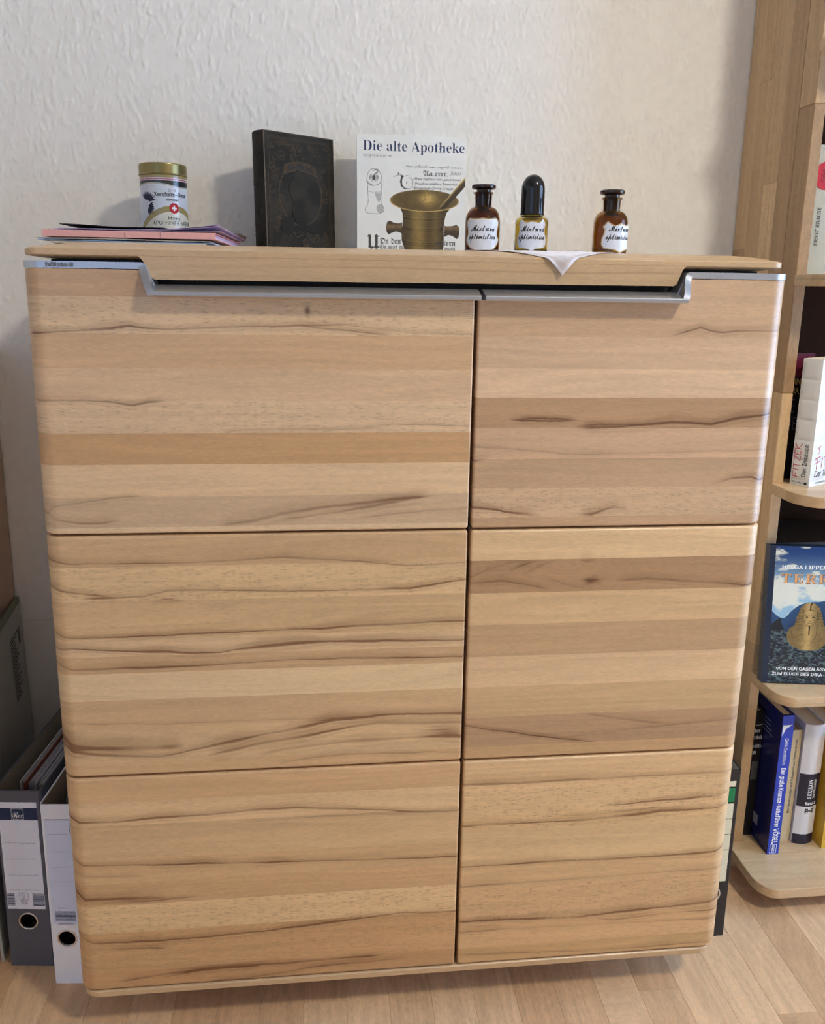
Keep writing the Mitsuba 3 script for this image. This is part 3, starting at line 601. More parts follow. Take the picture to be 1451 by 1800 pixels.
for i, z in enumerate((.030, .036, .066, .072, .110, .116, .145, .151)): put(number(k + '__spine_band', i), moved(bx(-.0040 * 0 - .0008, .002, .0005, KD - .0005, z, z + .0016), MB), 'old_relief_dark', False)
put(k + '__worn_edge', cat(moved(bx(.0005, .0022, -.0004, .0004, 0, KH), MB), moved(bx(.001, KW, -.0003, .0008, KH - .0008, KH + .0002), MB)), 'old_worn', False)

# ------------------------------------------------------------------ the white book with the brass mortar
k = 'white_picture_book'
WW, WD, WH = 0.186, 0.020, 0.1990
MW = place((0.4115, 0.400, TOP + .0002), 0.0, 0.105, .020)
mat('white_cover', lin(226, 229, 226), 0.28, spec=0.5)
book(k, MW, WW, WD, WH, 'white_cover')
tag(k, 'white hardback with blue title and printed brass mortar, right of the old dark book', 'book')
F = front(MW)
def U(px): return (px - 60) / (1400 - 60) * WW                # photo crop to cover metres
def V(py): return WH - 0.0005 - (py - 75) / 1395 * 0.1905
def uvs(pts): return [(U(a), V(b)) for a, b in pts]
def tx(s, st, px, py, h, w, thin=0.0): return affinity.translate(text(s, st, h, w, thin), U(px), V(py))
sx = WW / 1340
put(k + '__title', decal(tx('Die alte Apotheke', 'serif', 132, 262, .0170, (1378 - 132) * sx, .9), F), 'ink_navy', False); tag(k + '__title', 'dark blue title lettering')
put(k + '__author', decal(tx('WERNER GAUDE', 'serif', 135, 338, .0043, (488 - 135) * sx, 1.2), F), 'ink_grey', False)
for i, g in enumerate([
    affinity.translate(text('Nim solnid, vor sagelt waster', 'script', .0052, 730 * sx, .6), U(640), V(452)),
    affinity.translate(text('Londo', 'script', .0050, 140 * sx, .6), U(1205), V(515)), curve(uvs([(1200, 528), (1340, 528)]), .0005),
    affinity.translate(text('Aa.crrr.', 'frak', .0085, 310 * sx), U(870), V(550)),
    affinity.translate(text('Erra figillata latic.grece lemni', 'frak', .0042, 570 * sx), U(770), V(602)),
    affinity.translate(text('fragidos.arabice.Teumaca', 'frak', .0042, 525 * sx), U(770), V(658)),
    affinity.translate(text('humanum.Serap.li.aggr', 'frak', .0042, 480 * sx), U(765), V(712)),
    curve(uvs([(505, 568), (560, 550), (600, 545), (640, 560), (690, 548)]), .0006), ell(U(568), V(530), .0014, .0014),
    Polygon(uvs([(590, 545), (630, 560), (610, 610), (612, 660), (640, 700), (700, 712), (640, 715), (595, 680), (585, 620), (600, 570)])),
    curve(uvs([(700, 712), (735, 680), (745, 630), (735, 600), (705, 575)]), .0005), curve(uvs([(775, 575), (745, 600), (735, 640), (745, 690), (770, 715)]), .0006),
    affinity.translate(text('t', 'frak', .005), U(660), V(655)),
    affinity.translate(text('On den', 'frak', .0100, 260 * sx), U(340), V(1385)), affinity.translate(text('assern', 'frak', .0100, 250 * sx), U(1030), V(1397)),
    affinity.translate(text('Ein gutes nutz', 'frak', .0062, 330 * sx), U(335), V(1445)), affinity.translate(text('aber mass', 'frak', .0062, 260 * sx), U(1015), V(1452))]): put(number(k + '__print_line', i), decal(g, F), 'ink_dark_grey', False)
put(k + '__initial', decal(affinity.translate(text('U', 'frak', .0225, 150 * sx), U(182), V(1445)), F), 'ink_dark_grey', False); tag(k + '__initial', 'large grey black letter initial U')
jar = [curve(uvs([(190, 640), (188, 750), (200, 860), (190, 920), (155, 960), (165, 1005), (200, 1022), (320, 1025), (380, 1000), (392, 960), (360, 905), (350, 850), (358, 750), (352, 640)]), .0006),
       curve(uvs([(185, 640), (182, 600), (190, 540), (225, 490), (270, 477), (320, 490), (352, 540), (358, 600), (350, 640), (310, 675), (260, 682), (215, 665), (185, 640)]), .0007),
       curve(uvs([(178, 600), (180, 640), (230, 685), (300, 680), (350, 645), (357, 600)]), .0005), curve(uvs([(190, 750), (260, 768), (350, 755)]), .0005),
       curve(uvs([(270, 560), (262, 590), (275, 540), (310, 525), (315, 505), (285, 492), (262, 505)]), .0012), ell(U(265), V(590), .0022, .0042)]
for s in (-1, 1):
    for a, b in ((0, 22), (14, 30), (28, 34), (40, 28)):
        jar.append(curve(uvs([(265 + s * 10, 565 + a), (265 + s * 35, 550 + a), (265 + s * 55, 575 + a)]), .0007))
    jar.append(curve(uvs([(265 + s * 8, 600), (265 + s * 28, 615), (265 + s * 18, 635)]), .0008))
put(k + '__jar_drawing', decal(unary_union(jar), F), 'ink_dark_grey', False); tag(k + '__jar_drawing', 'line drawing of a seal jar with a scorpion')
ink('ink_light_grey', 176, 178, 176)
put(k + '__jar_shading', decal(unary_union([Polygon(uvs([(275, 775), (350, 770), (345, 850), (330, 890), (300, 850)])), ell(U(340), V(960), .006, .0075)]), F, lift=.00001, t=.00005), 'ink_light_grey', False)

def print_mesh(poly, M, lift, du=1.0, dv=1.0):
    """a flat print with uv = cover position in metres, for procedural print colours"""
    m = extrude(poly, .00012); m.apply_translation((0, 0, lift)); uv = np.array(m.vertices[:, :2]); m.apply_transform(M); return m, uv
def put_print(key, poly, M, bsdf, lift=.00006):
    m, uv = print_mesh(poly, M, lift); scene[key] = ply((m.vertices, m.faces), bsdf, False, uv=uv)

def brass(p, n, uv):
    """printed photograph of a brass mortar: body sheen, rings and the bright bowl"""
    u, v = uv.x, uv.y
    cxm, yb = U(885), V(965)
    t = (u - cxm) / (U(1140) - cxm)
    body = 0.10 + 0.50 * dr.exp(-dr.square((t + 0.28) / 0.36)) + 0.20 * dr.exp(-dr.square((t - 0.55) / 0.22))
    for z, w in ((V(1175), .0012), (V(1195), .0009), (V(1350), .0013), (V(1375), .001), (V(1060), .0008)):
        zz = v - z + 0.0035 * (1 - t * t)
        body = body - 0.16 * dr.exp(-dr.square(zz / w)) + 0.10 * dr.exp(-dr.square((zz - .0016) / .0009))
    body = 0.72 * body * (0.75 + 0.5 * fbm(u * 260.0, v * 420.0, 3.0, 3))
    e = dr.square((u - U(890)) / (U(1312) - U(890))) + dr.square((v - V(850)) / (V(720) - V(850)))
    bowl = 0.13 + 0.10 * fbm(u * 120.0, v * 120.0, 1.0, 3) + 0.75 * dr.exp(-(dr.square((u - U(930)) / .013) + dr.square((v - V(825)) / .009))) * (0.5 + noise(u * 500.0, v * 500.0)) + 0.15 * smoothstep(0.8, 1.0, e)
    val = dr.select(e < 1.0, bowl, body)
    return mix(lin(34, 25, 15), lin(190, 160, 92), dr.clip(val, 0, 1))
mat('brass_print', proc(brass), 0.3)
def knob_print(p, n, uv): return mix(lin(34, 27, 20), lin(122, 100, 70), dr.clip(0.15 + 0.8 * dr.exp(-dr.square((uv.y - V(1175)) / .0042)) * (0.6 + 0.5 * noise(uv.x * 500.0, uv.y * 100.0)), 0, 1))
mat('knob_print', proc(knob_print), 0.3)
def pestle_print(p, n, uv):
    d = ((uv.x - U(1075)) * 0.745 - (uv.y - V(945)) * 0.667) / .0075
    return mix(lin(52, 40, 22), lin(214, 188, 120), dr.exp(-dr.square((d + 0.45) / 0.33)))
mat('pestle_print', proc(pestle_print), 0.3)
rim = affinity.scale(Point(0, 0).buffer(1, quad_segs=24), (U(1312) - U(466)) / 2, (V(718) - V(982)) / 2, origin=(0, 0)); rim = affinity.translate(rim, U(889), V(850))
bodyp = Polygon(uvs([(590, 945), (618, 1010), (625, 1100), (610, 1200), (608, 1330), (630, 1410), (650, 1470), (1120, 1470), (1128, 1400), (1133, 1300), (1130, 1180), (1140, 1080), (1160, 1000), (1200, 950)]))
put_print(k + '__mortar_print', unary_union([rim, bodyp]), F, 'brass_print'); tag(k + '__mortar_print', 'printed photograph of a brass mortar')
kn = unary_union([Polygon(uvs([(612, 1122), (580, 1135), (510, 1128), (470, 1105), (430, 1120), (413, 1180), (425, 1245), (450, 1272), (490, 1250), (540, 1232), (585, 1245), (612, 1262)])), Polygon(uvs([(1138, 1150), (1170, 1158), (1240, 1152), (1290, 1138), (1318, 1160), (1328, 1220), (1315, 1290), (1290, 1312), (1250, 1280), (1190, 1262), (1135, 1290)]))])
for i, g in enumerate(kn.geoms): put_print(number(k + '__mortar_knob_print', i), g, F, 'knob_print')
put_print(k + '__pestle_print', Polygon(uvs([(1072, 945), (1085, 915), (1392, 550), (1392, 668), (1160, 930), (1110, 950)])), F, 'pestle_print', lift=.0002)
put(k + '__rim_line', decal(rim.exterior.buffer(.0007).intersection(sbox(0, 0, 1, V(840))), F, lift=.0002, t=.0001), 'gold_print', False)

# ------------------------------------------------------------------ bottles
def glass(name, tint, ior=1.5):
    scene[name] = {'type': 'dielectric', 'int_ior': ior, 'ext_ior': 1.0, 'specular_transmittance': {'type': 'rgb', 'value': list(tint)}}
glass('amber_glass', (0.62, 0.42, 0.12)); glass('dark_amber_glass', (0.50, 0.30, 0.12)); glass('olive_glass', (0.86, 0.76, 0.38))
mat('dark_glass', (0.016, 0.006, 0.004), 0.06, spec=0.5)
mat('black_cap', (0.005, 0.005, 0.006), 0.07, spec=0.5)
mat('enamel_white', lin(216, 222, 232), 0.22, spec=0.5); mat('enamel_gold', lin(190, 160, 112), 0.35, metal=0.3)

def arcp(cx_, cz_, rx, rz, a0, a1, n): return [(cx_ + rx * math.cos(a), cz_ + rz * math.sin(a)) for a in np.linspace(a0, a1, n)]
def stopper_bottle(key, x, y, z, R, az, shield, glassm, hs=1.0):
    zs, zn, zl = z + .043 * hs, z + .0645 * hs, z + .0845 * hs
    outer = [(0, z), (R - .003, z), (R - .0008, z + .0008), (R, z + .003), (R, zs)] + arcp(.0118, zs, R - .0118, zn - zs, 0, math.pi / 2, 10)[1:] + [(.0115, zn + .002), (.0122, zl - .003), (.0142, zl - .0018), (.0144, zl - .0006), (.0135, zl)]
    inner = [(.0110, zl), (.0107, zn)] + arcp(.0107, zs - .001, R - .0129, zn - zs - .002, math.pi / 2, 0, 8) + [(R - .0022, z + .006), (R - .005, z + .004), (0, z + .0038)]
    put(key + '__glass_body', lathe(outer + inner, x, y, 72), glassm, 40)
    put(key + '__stopper', lathe([(0, zn - .006), (.0100, zn - .004), (.0106, zl + .0004), (.0100, zl + .0012), (.0100, zl + .0035), (.0150, zl + .0045), (.0172, zl + .0058), (.0172, zl + .0088), (.0155, zl + .0102), (.008, zl + .0106), (0, zl + .0106)], x, y, 64), 'dark_glass', 40)
    put(key + '__shield_label', wrap(shield, x, y, R, az, z, .0003, .0002), 'enamel_white', 40)
    put(key + '__shield_border', wrap(shield.buffer(.0008).difference(shield.buffer(-.0006)), x, y, R, az, z, .0004, .0002), 'enamel_gold', 40)
    put(key + '__lettering', lettering(x, y, R, az, z), 'ink_black', False); tag(key + '__lettering', 'black script lettering')
def lettering(x, y, R, az, z):
    a = affinity.translate(text('Mixtura', 'script', .0088, .0345, center=True), .0005, .0300)
    b = affinity.translate(text('optimistica', 'script', .0084, .0395, center=True), -.0005, .0192)
    return wrap(unary_union([a.buffer(.00012), b.buffer(.00012)]), x, y, R, az, z, .0001, .0006, .002)
def mirror_shape(pts): return Polygon(pts + [(-a, b) for a, b in pts[::-1]])
SH1 = mirror_shape([(0, .0475), (.008, .0466), (.016, .0470), (.0215, .0478), (.0265, .0430), (.0255, .0370), (.0232, .0310), (.0235, .0240), (.0275, .0190), (.0250, .0135), (.0190, .0075), (.0100, .0038), (0, .0028)]).buffer(.0008).buffer(-.0008)
SH2 = mirror_shape([(0, .0435), (.004, .0425), (.0095, .0420), (.013, .0440), (.0155, .0475), (.0190, .0440), (.0212, .0400), (.0190, .0340), (.0200, .0280), (.0235, .0210), (.0240, .0130), (.0200, .0080), (.012, .0068), (.005, .0055), (0, .0022)]).buffer(.0008).buffer(-.0008)
SH3 = mirror_shape([(0, .0405), (.004, .0385), (.009, .0375), (.014, .0395), (.0185, .0430), (.0225, .0385), (.0250, .0362), (.0222, .0330), (.0230, .0260), (.0258, .0200), (.0262, .0120), (.0225, .0072), (.014, .0060), (.006, .0045), (0, .0015)]).buffer(.0008).buffer(-.0008)
stopper_bottle('apothecary_bottle', 0.5837, 0.17, TOP + .0004, 0.0247, -0.18, SH1, 'dark_amber_glass')
tag('apothecary_bottle', 'amber glass bottle with flat stopper and white shield label, directly beside the white book', 'bottle')
stopper_bottle('apothecary_bottle_001', 0.7594, 0.13, TOP + .0016, 0.0238, 0.30, SH3, 'amber_glass', .905)
tag('apothecary_bottle_001', 'amber glass bottle with flat stopper, its white shield label turned to the right, rightmost bottle', 'bottle')
k = 'dropper_bottle'; x, y, z, R = 0.6556, 0.17, TOP + .0016, 0.0237
zc = z + .0535
outer = [(0, z), (R - .003, z), (R - .0008, z + .0008), (R, z + .003), (R, z + .043)] + arcp(R - .009, z + .043, .009, .009, 0, math.pi / 2, 8)[1:] + [(.0125, z + .0525), (.0122, zc + .004)]
inner = [(.0098, zc + .004), (.0098, z + .0505)] + arcp(R - .0108, z + .042, .0085, .0080, math.pi / 2, 0, 6) + [(R - .0022, z + .006), (R - .005, z + .004), (0, z + .0038)]
put(k + '__glass_body', lathe(outer + inner, x, y, 72), 'olive_glass', 40)
put(k + '__cap', lathe([(0, zc), (.0165, zc), (.0172, zc + .0006), (.0172, zc + .0015), (.0168, zc + .003), (.0166, zc + .036)] + arcp(0, zc + .036, .0166, .0205, 0, math.pi / 2, 14)[1:], x, y, 64), 'black_cap', 40); tag(k + '__cap', 'domed glossy black cap')
put(k + '__shield_label', wrap(SH2, x, y, R, -.20, z, .0003, .0002), 'enamel_white', 40)
put(k + '__lettering', lettering(x, y, R, -.18, z), 'ink_black', False); tag(k + '__lettering', 'black script lettering')
tag(k, 'short olive glass bottle with a domed black cap, between the two stoppered bottles', 'bottle')

# ------------------------------------------------------------------ the cloth under the bottles, one corner hanging over the edge
def cloth_print(p, n, uv):
    e = dr.minimum(dr.minimum(uv.x, 0.16 - uv.x), dr.minimum(uv.y, 0.16 - uv.y))
    c = mix(lin(208, 206, 214), lin(226, 226, 236), fbm(uv.x * 60.0, uv.y * 60.0, 1.0, 3))
    weave = 0.93 + 0.14 * noise(uv.x * 1400.0, uv.y * 160.0) * noise(uv.x * 160.0, uv.y * 1400.0)
    hem = smoothstep(0.0035, 0.0045, e) * (1 - smoothstep(0.0095, 0.0105, e))
    return mix(c, lin(186, 172, 160), 0.5 * hem) * weave
mat('cloth', proc(cloth_print), 0.85, spec=0.1, sheen=0.3)
N, L = 56, 0.16
path = [(0.30, TOP)] + [(i, bevel_z(i)) for i in np.linspace(.062, 0.0, 16)] + [(-.0035, 1.1235), (-.0042, 1.1180), (-.0040, 1.0800)]
py_, pz_ = np.array([a for a, b in path]), np.array([b for a, b in path])
sl = np.concatenate([[0], np.cumsum(np.hypot(np.diff(py_), np.diff(pz_)))])
tip = sl[-4] + 0.0245
v, uvc = [], []
for i in range(N + 1):
    for j in range(N + 1):
        a, b = i / N * L, j / N * L
        s = tip - (a + b) / math.sqrt(2); xx = 0.6535 + (b - a) / math.sqrt(2)
        yy, zz = np.interp(s, sl, py_), np.interp(s, sl, pz_)
        over = max(0.0, s - (sl[-4] - 0.01))
        fold = 0.0022 * math.sin((xx - 0.6535) * 170) * min(over / 0.02, 1)
        narrow = 1 - 0.25 * min(over / 0.03, 1)
        v.append((0.6535 + (xx - 0.6535) * narrow, yy - 0.0012 - fold * 0.8 - 0.15 * over * over * 10, zz + 0.0013 + 0.0006 * math.sin(xx * 90 + s * 60) * (1 if over > 0 else 0.3))); uvc.append((a, b))
v = np.array(v); q = [[i * (N + 1) + j, (i + 1) * (N + 1) + j, (i + 1) * (N + 1) + j + 1, i * (N + 1) + j + 1] for i in range(N) for j in range(N)]
m = trimesh.Trimesh(v, np.array(q)[:, [0, 1, 2]].tolist() + np.array(q)[:, [0, 2, 3]].tolist(), process=False)
nn = m.vertex_normals * (-1 if m.vertex_normals[len(v) // 2][2] < 0 else 1)
back = v - nn * 0.0007
f = np.array(m.faces); f2 = f[:, ::-1] + len(v)
bd = [i for i in range(N)] ; edge = [(0 * (N + 1) + j) for j in range(N + 1)] + [(i * (N + 1) + N) for i in range(1, N + 1)] + [(N * (N + 1) + j) for j in range(N - 1, -1, -1)] + [(i * (N + 1)) for i in range(N - 1, 0, -1)]
sidef = []
for a, b in zip(edge, edge[1:] + edge[:1]): sidef += [[a, b, b + len(v)], [a, b + len(v), a + len(v)]]
scene['napkin'] = ply((np.vstack([v, back]), np.vstack([f, f2, sidef])), 'cloth', True, uv=np.vstack([uvc, uvc]))
tag('napkin', 'small white cloth with a beige hem, one corner hanging over the sideboard front edge', 'napkin')

# ------------------------------------------------------------------ the gauze tin
k = 'gauze_tin'; tx0, ty0, TR, tz = 0.0968, 0.39, 0.0368, 1.1632
def Z_(cy): return 1.2731 - (cy - 240) * 0.0000689
TAZ = 0.60
def tin_print(p, n, uv):
    th = dr.atan2(p.x - tx0, -(p.y - ty0)) - TAZ
    c = mi.Color3f(*lin(196, 202, 212))
    gold = C(lin(146, 132, 82)); dark = C(lin(24, 30, 32))
    c = mix(c, C(lin(206, 204, 190)), smoothstep(-0.0002, 0.0002, 1.2000 - 0.0125 * th * th - p.z))
    c = mix(c, gold, smoothstep(-.0002, .0002, 1.2080 - .0118 * th * th - p.z) * smoothstep(-.0002, .0002, p.z - (1.1990 - 0.0128 * th * th)))
    wave = 1.2400 + 0.0028 * dr.sin(2.2 * th + 3.6)
    c = mix(c, dark, smoothstep(-.0001, .0001, p.z - wave))
    ln = (p.z - wave + .0012); c = mix(c, gold, dr.exp(-dr.square(ln / .0006)))
    for z0, col in ((1.2468, (208, 188, 200)), (1.2482, (150, 70, 90)), (1.2496, (214, 196, 206))):
        c = mix(c, C(lin(*col)), dr.exp(-dr.square(dr.square((p.z - z0) / .0008))))
    c = mix(c, gold, smoothstep(-.0002, .0002, p.z - 1.2506))
    return c
mat('tin_print', proc(tin_print), 0.22, spec=0.5, clearcoat=0.6, clearcoat_gloss=0.9)
mat('tin_gold', lin(138, 124, 78), 0.3, metal=0.7)
put(k + '__body', lathe([(0, tz), (TR - .001, tz), (TR, tz + .001), (TR, 1.2545), (0, 1.2545)], tx0, ty0, 96), 'tin_print', 35)
put(k + '__lid', lathe([(0, 1.2546), (TR + .0002, 1.2546), (TR + .0012, 1.2552), (TR + .0014, 1.2562), (TR + .0006, 1.2572), (TR + .0006, 1.2705), (TR + .0002, 1.2722), (TR - .0015, 1.2731), (TR - .004, 1.2726), (0, 1.2724)], tx0, ty0, 96), 'tin_gold', 35); tag(k + '__lid', 'brass coloured slip lid')
def tt(s, st, cy, h, w, dx=0.0): return affinity.translate(text(s, st, h, w, center=True), dx, Z_(cy) - 1.0)
tl = [tt('10 %', 'sans', 885, .0046, .0135, -.002), tt('Xeroform-Gaze', 'sansb', 985, .0058, .0560, -.003), tt('sterilisiert', 'sansb', 1082, .0032, .0210, -.002), tt('Marke', 'sans', 1505, .0048, .0205, 0), tt('APOTHEKER-VEREIN', 'sans', 1625, .0062, .0720, .002)]
put(k + '__lettering', wrap(unary_union(tl), tx0, ty0, TR, TAZ, 1.0, .0001, .0001), 'ink_black', False); tag(k + '__lettering', 'black lettering')
zc_ = Z_(1245) - 1.0
put(k + '__emblem', wrap(Point(0, zc_).buffer(.0080), tx0, ty0, TR, TAZ, 1.0, .00012, .0001), 'ink_red', False); tag(k + '__emblem', 'red round emblem')
put(k + '__cross', wrap(unary_union([sbox(-.0042, zc_ - .0014, .0042, zc_ + .0014), sbox(-.0014, zc_ - .0042, .0014, zc_ + .0042)]), tx0, ty0, TR, TAZ, 1.0, .0001, .00025), 'ink_white', False)
pet = []
for cxp, czp, n_, a0, R_ in ((-.0440, Z_(1110) - 1, 9, .25, .0150), (-.0435, Z_(1235) - 1, 8, -1.35, .0120)):
    for i in range(n_):
        a = a0 + i * 2.3 / n_
        pet.append(affinity.rotate(ell(cxp + R_ * .62, czp, R_ * .42, .0013), math.degrees(a), origin=(cxp, czp)))
ink('ink_flower', 34, 34, 58)
put(k + '__flower', wrap(unary_union(pet), tx0, ty0, TR, TAZ, 1.0, .0001, .0001), 'ink_flower', False); tag(k + '__flower', 'dark blue printed cornflower')
tag(k, 'round tin with gold lid and red cross emblem, standing on the stack of papers', 'tin')

# ------------------------------------------------------------------ the stack of papers and folders
def sheet(key, x0, x1, y0, y1, z, t, m, label, cat_, curl=None, rot=0.0, group=None, n=26):
    """a thin sheet or folder; curl(u, v) lifts it (u, v from 0 to 1 in width and depth)"""
    us, vs = np.linspace(0, 1, n), np.linspace(0, 1, 9)
    g = np.array([[x0 + u * (x1 - x0), y0 + w * (y1 - y0), z + (curl(u, w) if curl else 0)] for u in us for w in vs])
    c = np.array([(x0 + x1) / 2, (y0 + y1) / 2]); d = g[:, :2] - c
    g[:, 0] = c[0] + d[:, 0] * math.cos(rot) - d[:, 1] * math.sin(rot); g[:, 1] = c[1] + d[:, 0] * math.sin(rot) + d[:, 1] * math.cos(rot)
    nv = len(g); top = g + (0, 0, t); f = []
    for i in range(n - 1):
        for j in range(8):
            a, b, c_, d_ = i * 9 + j, (i + 1) * 9 + j, (i + 1) * 9 + j + 1, i * 9 + j + 1
            f += [[a, c_, b], [a, d_, c_], [nv + a, nv + b, nv + c_], [nv + a, nv + c_, nv + d_]]
    e = [i * 9 for i in range(n)] + [(n - 1) * 9 + j for j in range(1, 9)] + [i * 9 + 8 for i in range(n - 2, -1, -1)] + [j for j in range(7, 0, -1)]
    for a, b in zip(e, e[1:] + e[:1]): f += [[a, b, nv + b], [a, nv + b, nv + a]]
    m_ = trimesh.Trimesh(np.vstack([g, top]), f, process=False); put(key, m_, m, 30); tag(key, label, cat_, group)
ink('paper_white', 226, 226, 228); ink('paper_grey', 150, 146, 138); ink('paper_cream', 196, 188, 172); ink('paper_lilac', 196, 178, 208); ink('paper_lilac_dark', 168, 150, 176); ink('folder_pink', 226, 170, 164); ink('paper_black', 24, 24, 28); ink('paper_blue', 150, 176, 214); ink('card_brown', 82, 66, 60)
lip = lambda u, w: -0.0
z = TOP + .0001
sheet('document_folder', .012, .205, .078, .37, z, .0022, 'paper_cream', 'cream folder lowest in the stack of papers on the left of the sideboard', 'folder')
sheet('paper_sheet', -.004, .214, .082, .38, z + .0023, .0012, 'paper_blue', 'pale blue sheet just above the lowest cream folder in the stack', 'paper', curl=lambda u, w: .0012 * (1 - u) ** 2)
sheet('document_folder_001', .004, .210, .080, .38, z + .0047, .0016, 'paper_grey', 'grey folder under the pink folder in the stack of papers', 'folder', curl=lambda u, w: .0006 * math.sin(u * 5))
sheet('paper_sheet_001', -.018, .120, .110, .38, z + .0070, .0003, 'paper_white', 'white sheet sticking out to the left under the pink folder', 'paper', curl=lambda u, w: .0006 * (1 - u))
# the pink folder: a folded wallet with two notches in its front edge
pf = cat(rbx(-.0005, .2165, .0880, .395, 1.1444, 1.1452, .0003), rbx(-.0005, .2165, .0880, .395, 1.1520, 1.1528, .0003))
gus = [bx(a, b, .0880, .0888, 1.1450, 1.1522) for a, b in ((-.0005, .1015), (.1023, .1460), (.1468, .2165))]
put('pink_folder__wallet', cat(pf, *gus), 'folder_pink', False)
put('pink_folder__papers', rbx(.002, .214, .0895, .39, 1.1455, 1.1517, .0005), 'paper_lilac', False); tag('pink_folder__papers', 'lilac papers')
tag('pink_folder', 'pink paper folder in the middle of the stack of papers under the tin', 'folder')
sheet('paper_sheet_002', .006, .222, .092, .40, 1.1530, .0004, 'paper_lilac_dark', 'dull lilac sheet lying directly on the pink folder', 'paper', curl=lambda u, w: .0022 * (u ** 4))
sheet('paper_sheet_003', .012, .221, .094, .41, 1.1540, .0004, 'paper_lilac', 'pale lilac sheet with a raised right corner, below the black sheet', 'paper', curl=lambda u, w: .0004 + .0062 * max(0, u - .55) ** 1.6 * 3.2 * (1 - w) + .0021 * u ** 4)
sheet('paper_sheet_004', .020, .222, .098, .415, 1.1550, .0004, 'paper_lilac', 'lilac sheet fanned out to the right in the stack under the tin', 'paper', curl=lambda u, w: .0006 + .0062 * max(0, u - .55) ** 1.6 * 3.2 * (1 - w) + .0024 * u ** 4, rot=-.03)
sheet('black_sheet', .018, .150, .100, .42, 1.1562, .0009, 'paper_black', 'thin black sheet on top of the stack of papers under the tin', 'paper', curl=lambda u, w: .0028 * (1 - u) ** 2 + .0015 + .0004 * math.sin(9 * u))
sheet('brown_card', .200, .226, .30, .40, 1.1600, .004, 'card_brown', 'small dark brown card at the right end of the stack of papers', 'card')

# ------------------------------------------------------------------ ring binders beside the sideboard
mat('binder_grey', lin(84, 88, 100), 0.55); mat('binder_white', lin(236, 242, 252), 0.4); mat('binder_black', lin(22, 23, 28), 0.45)
mat('binder_lining', lin(150, 148, 138), 0.7); mat('ring_metal', (0.75, 0.74, 0.72), 0.25, metal=1.0); mat('hole_shade', (0.004, 0.004, 0.004), 0.9)
mat('label_white', lin(230, 238, 254), 0.45); mat('label_cream', lin(214, 210, 184), 0.5); ink('label_green', 32, 120, 74); ink('label_line', 150, 156, 176)  # white label paper tinted blue, standing in for cool daylight
mat('divider_red', lin(120, 60, 44), 0.6); mat('paper_shade', lin(168, 172, 186), 0.7)
BH = 0.318
def binder(key, x0, y0, w, m, ang, hole_z, papers, lined=True):
    """lever arch binder: spine towards -y, covers running back"""
    Mb = np.eye(4); Mb[:3, :3] = [[math.cos(ang), -math.sin(ang), 0], [math.sin(ang), math.cos(ang), 0], [0, 0, 1]]; Mb[:3, 3] = (x0, y0, 0.0)
    t, D = .0024, .285
    outer = [(0, .004), (.003, 0), (w - .003, 0), (w, .004), (w, D), (w - t, D), (w - t, .004), (w - .004, t), (.004, t), (t, .004), (t, D), (0, D)]
    shell = trimesh.creation.extrude_polygon(Polygon(outer), BH, engine='earcut')
    cyl = trimesh.creation.cylinder(radius=.0135, height=.02, sections=40); cyl.apply_transform(trimesh.transformations.rotation_matrix(math.pi / 2, (1, 0, 0))); cyl.apply_translation((w / 2, 0, hole_z))
    shell = trimesh.boolean.difference([shell, cyl], engine='manifold')
    put(key + '__cover', moved(shell, Mb), m, 30)
    put(key + '__lining', cat(moved(bx(t + .0001, t + .0006, .006, D - .001, .002, BH - .0012), Mb), moved(bx(w - t - .0006, w - t - .0001, .006, D - .001, .002, BH - .0012), Mb), moved(bx(.005, w - .005, t + .0001, t + .0005, hole_z + .016, BH - .0012), Mb)), 'binder_lining', False); tag(key + '__lining', 'pale lining')
    a = np.linspace(0, 2 * np.pi, 48, endpoint=False)
    prof = [(.0128, .0006), (.0130, -.0006), (.0142, -.0012), (.0154, -.0008), (.0158, .0), (.0128, .0006)]
    rings = [np.stack([w / 2 + r * np.cos(a), np.full(48, y), hole_z + r * np.sin(a)], 1) for r, y in prof]
    put(key + '__finger_ring', moved(loft(rings, False), Mb), 'ring_metal', 40); tag(key + '__finger_ring', 'metal ring of the finger hole')
    put(key + '__hole_shade_sheet', moved(bx(w / 2 - .02, w / 2 + .02, .024, .0245, hole_z - .02, hole_z + .02), Mb), 'hole_shade', False)  # black sheet inside the binder, standing for the shade in the hole
    rr = random.Random(key)
    x = papers[0]; i = 0
    while x < papers[1]:
        th = rr.choice((.0012, .002, .003)); h = .300 + rr.uniform(-.004, .004); ys = .040 + rr.uniform(0, .014)
        red = papers[2] and abs(x - papers[2]) < .0022
        mm = 'divider_red' if red else rr.choice(('paper_shade', 'paper_shade', 'paper_grey', 'paper_white'))
        if red: h += .004; ys -= .006
        x2 = min(x + th, papers[1])
        put(number(key + '__divider' if red else key + '__paper', i), moved(bx(x, x2 - .0004, ys, D - .03 + rr.uniform(0, .01), .004, h), Mb), mm, False)
        x += th; i += 1
    return Mb @ frame_mat((0, -.0001, 0), (1, 0, 0), (0, 0, 1))
def rect(M, key, m, x0, x1, z0, z1, lift=.00005, t=.00015): put(key, decal(sbox(x0, z0, x1, z1), M, t, lift), m, False)
def bars(x0, x1, z0, z1, n, seed):
    rr = random.Random(seed); out = []
    for i in range(n):
        a = z0 + (z1 - z0) * i / n; out.append(sbox(x0, a, x1, a + (z1 - z0) / n * rr.uniform(.35, .8)))
    return unary_union(out)
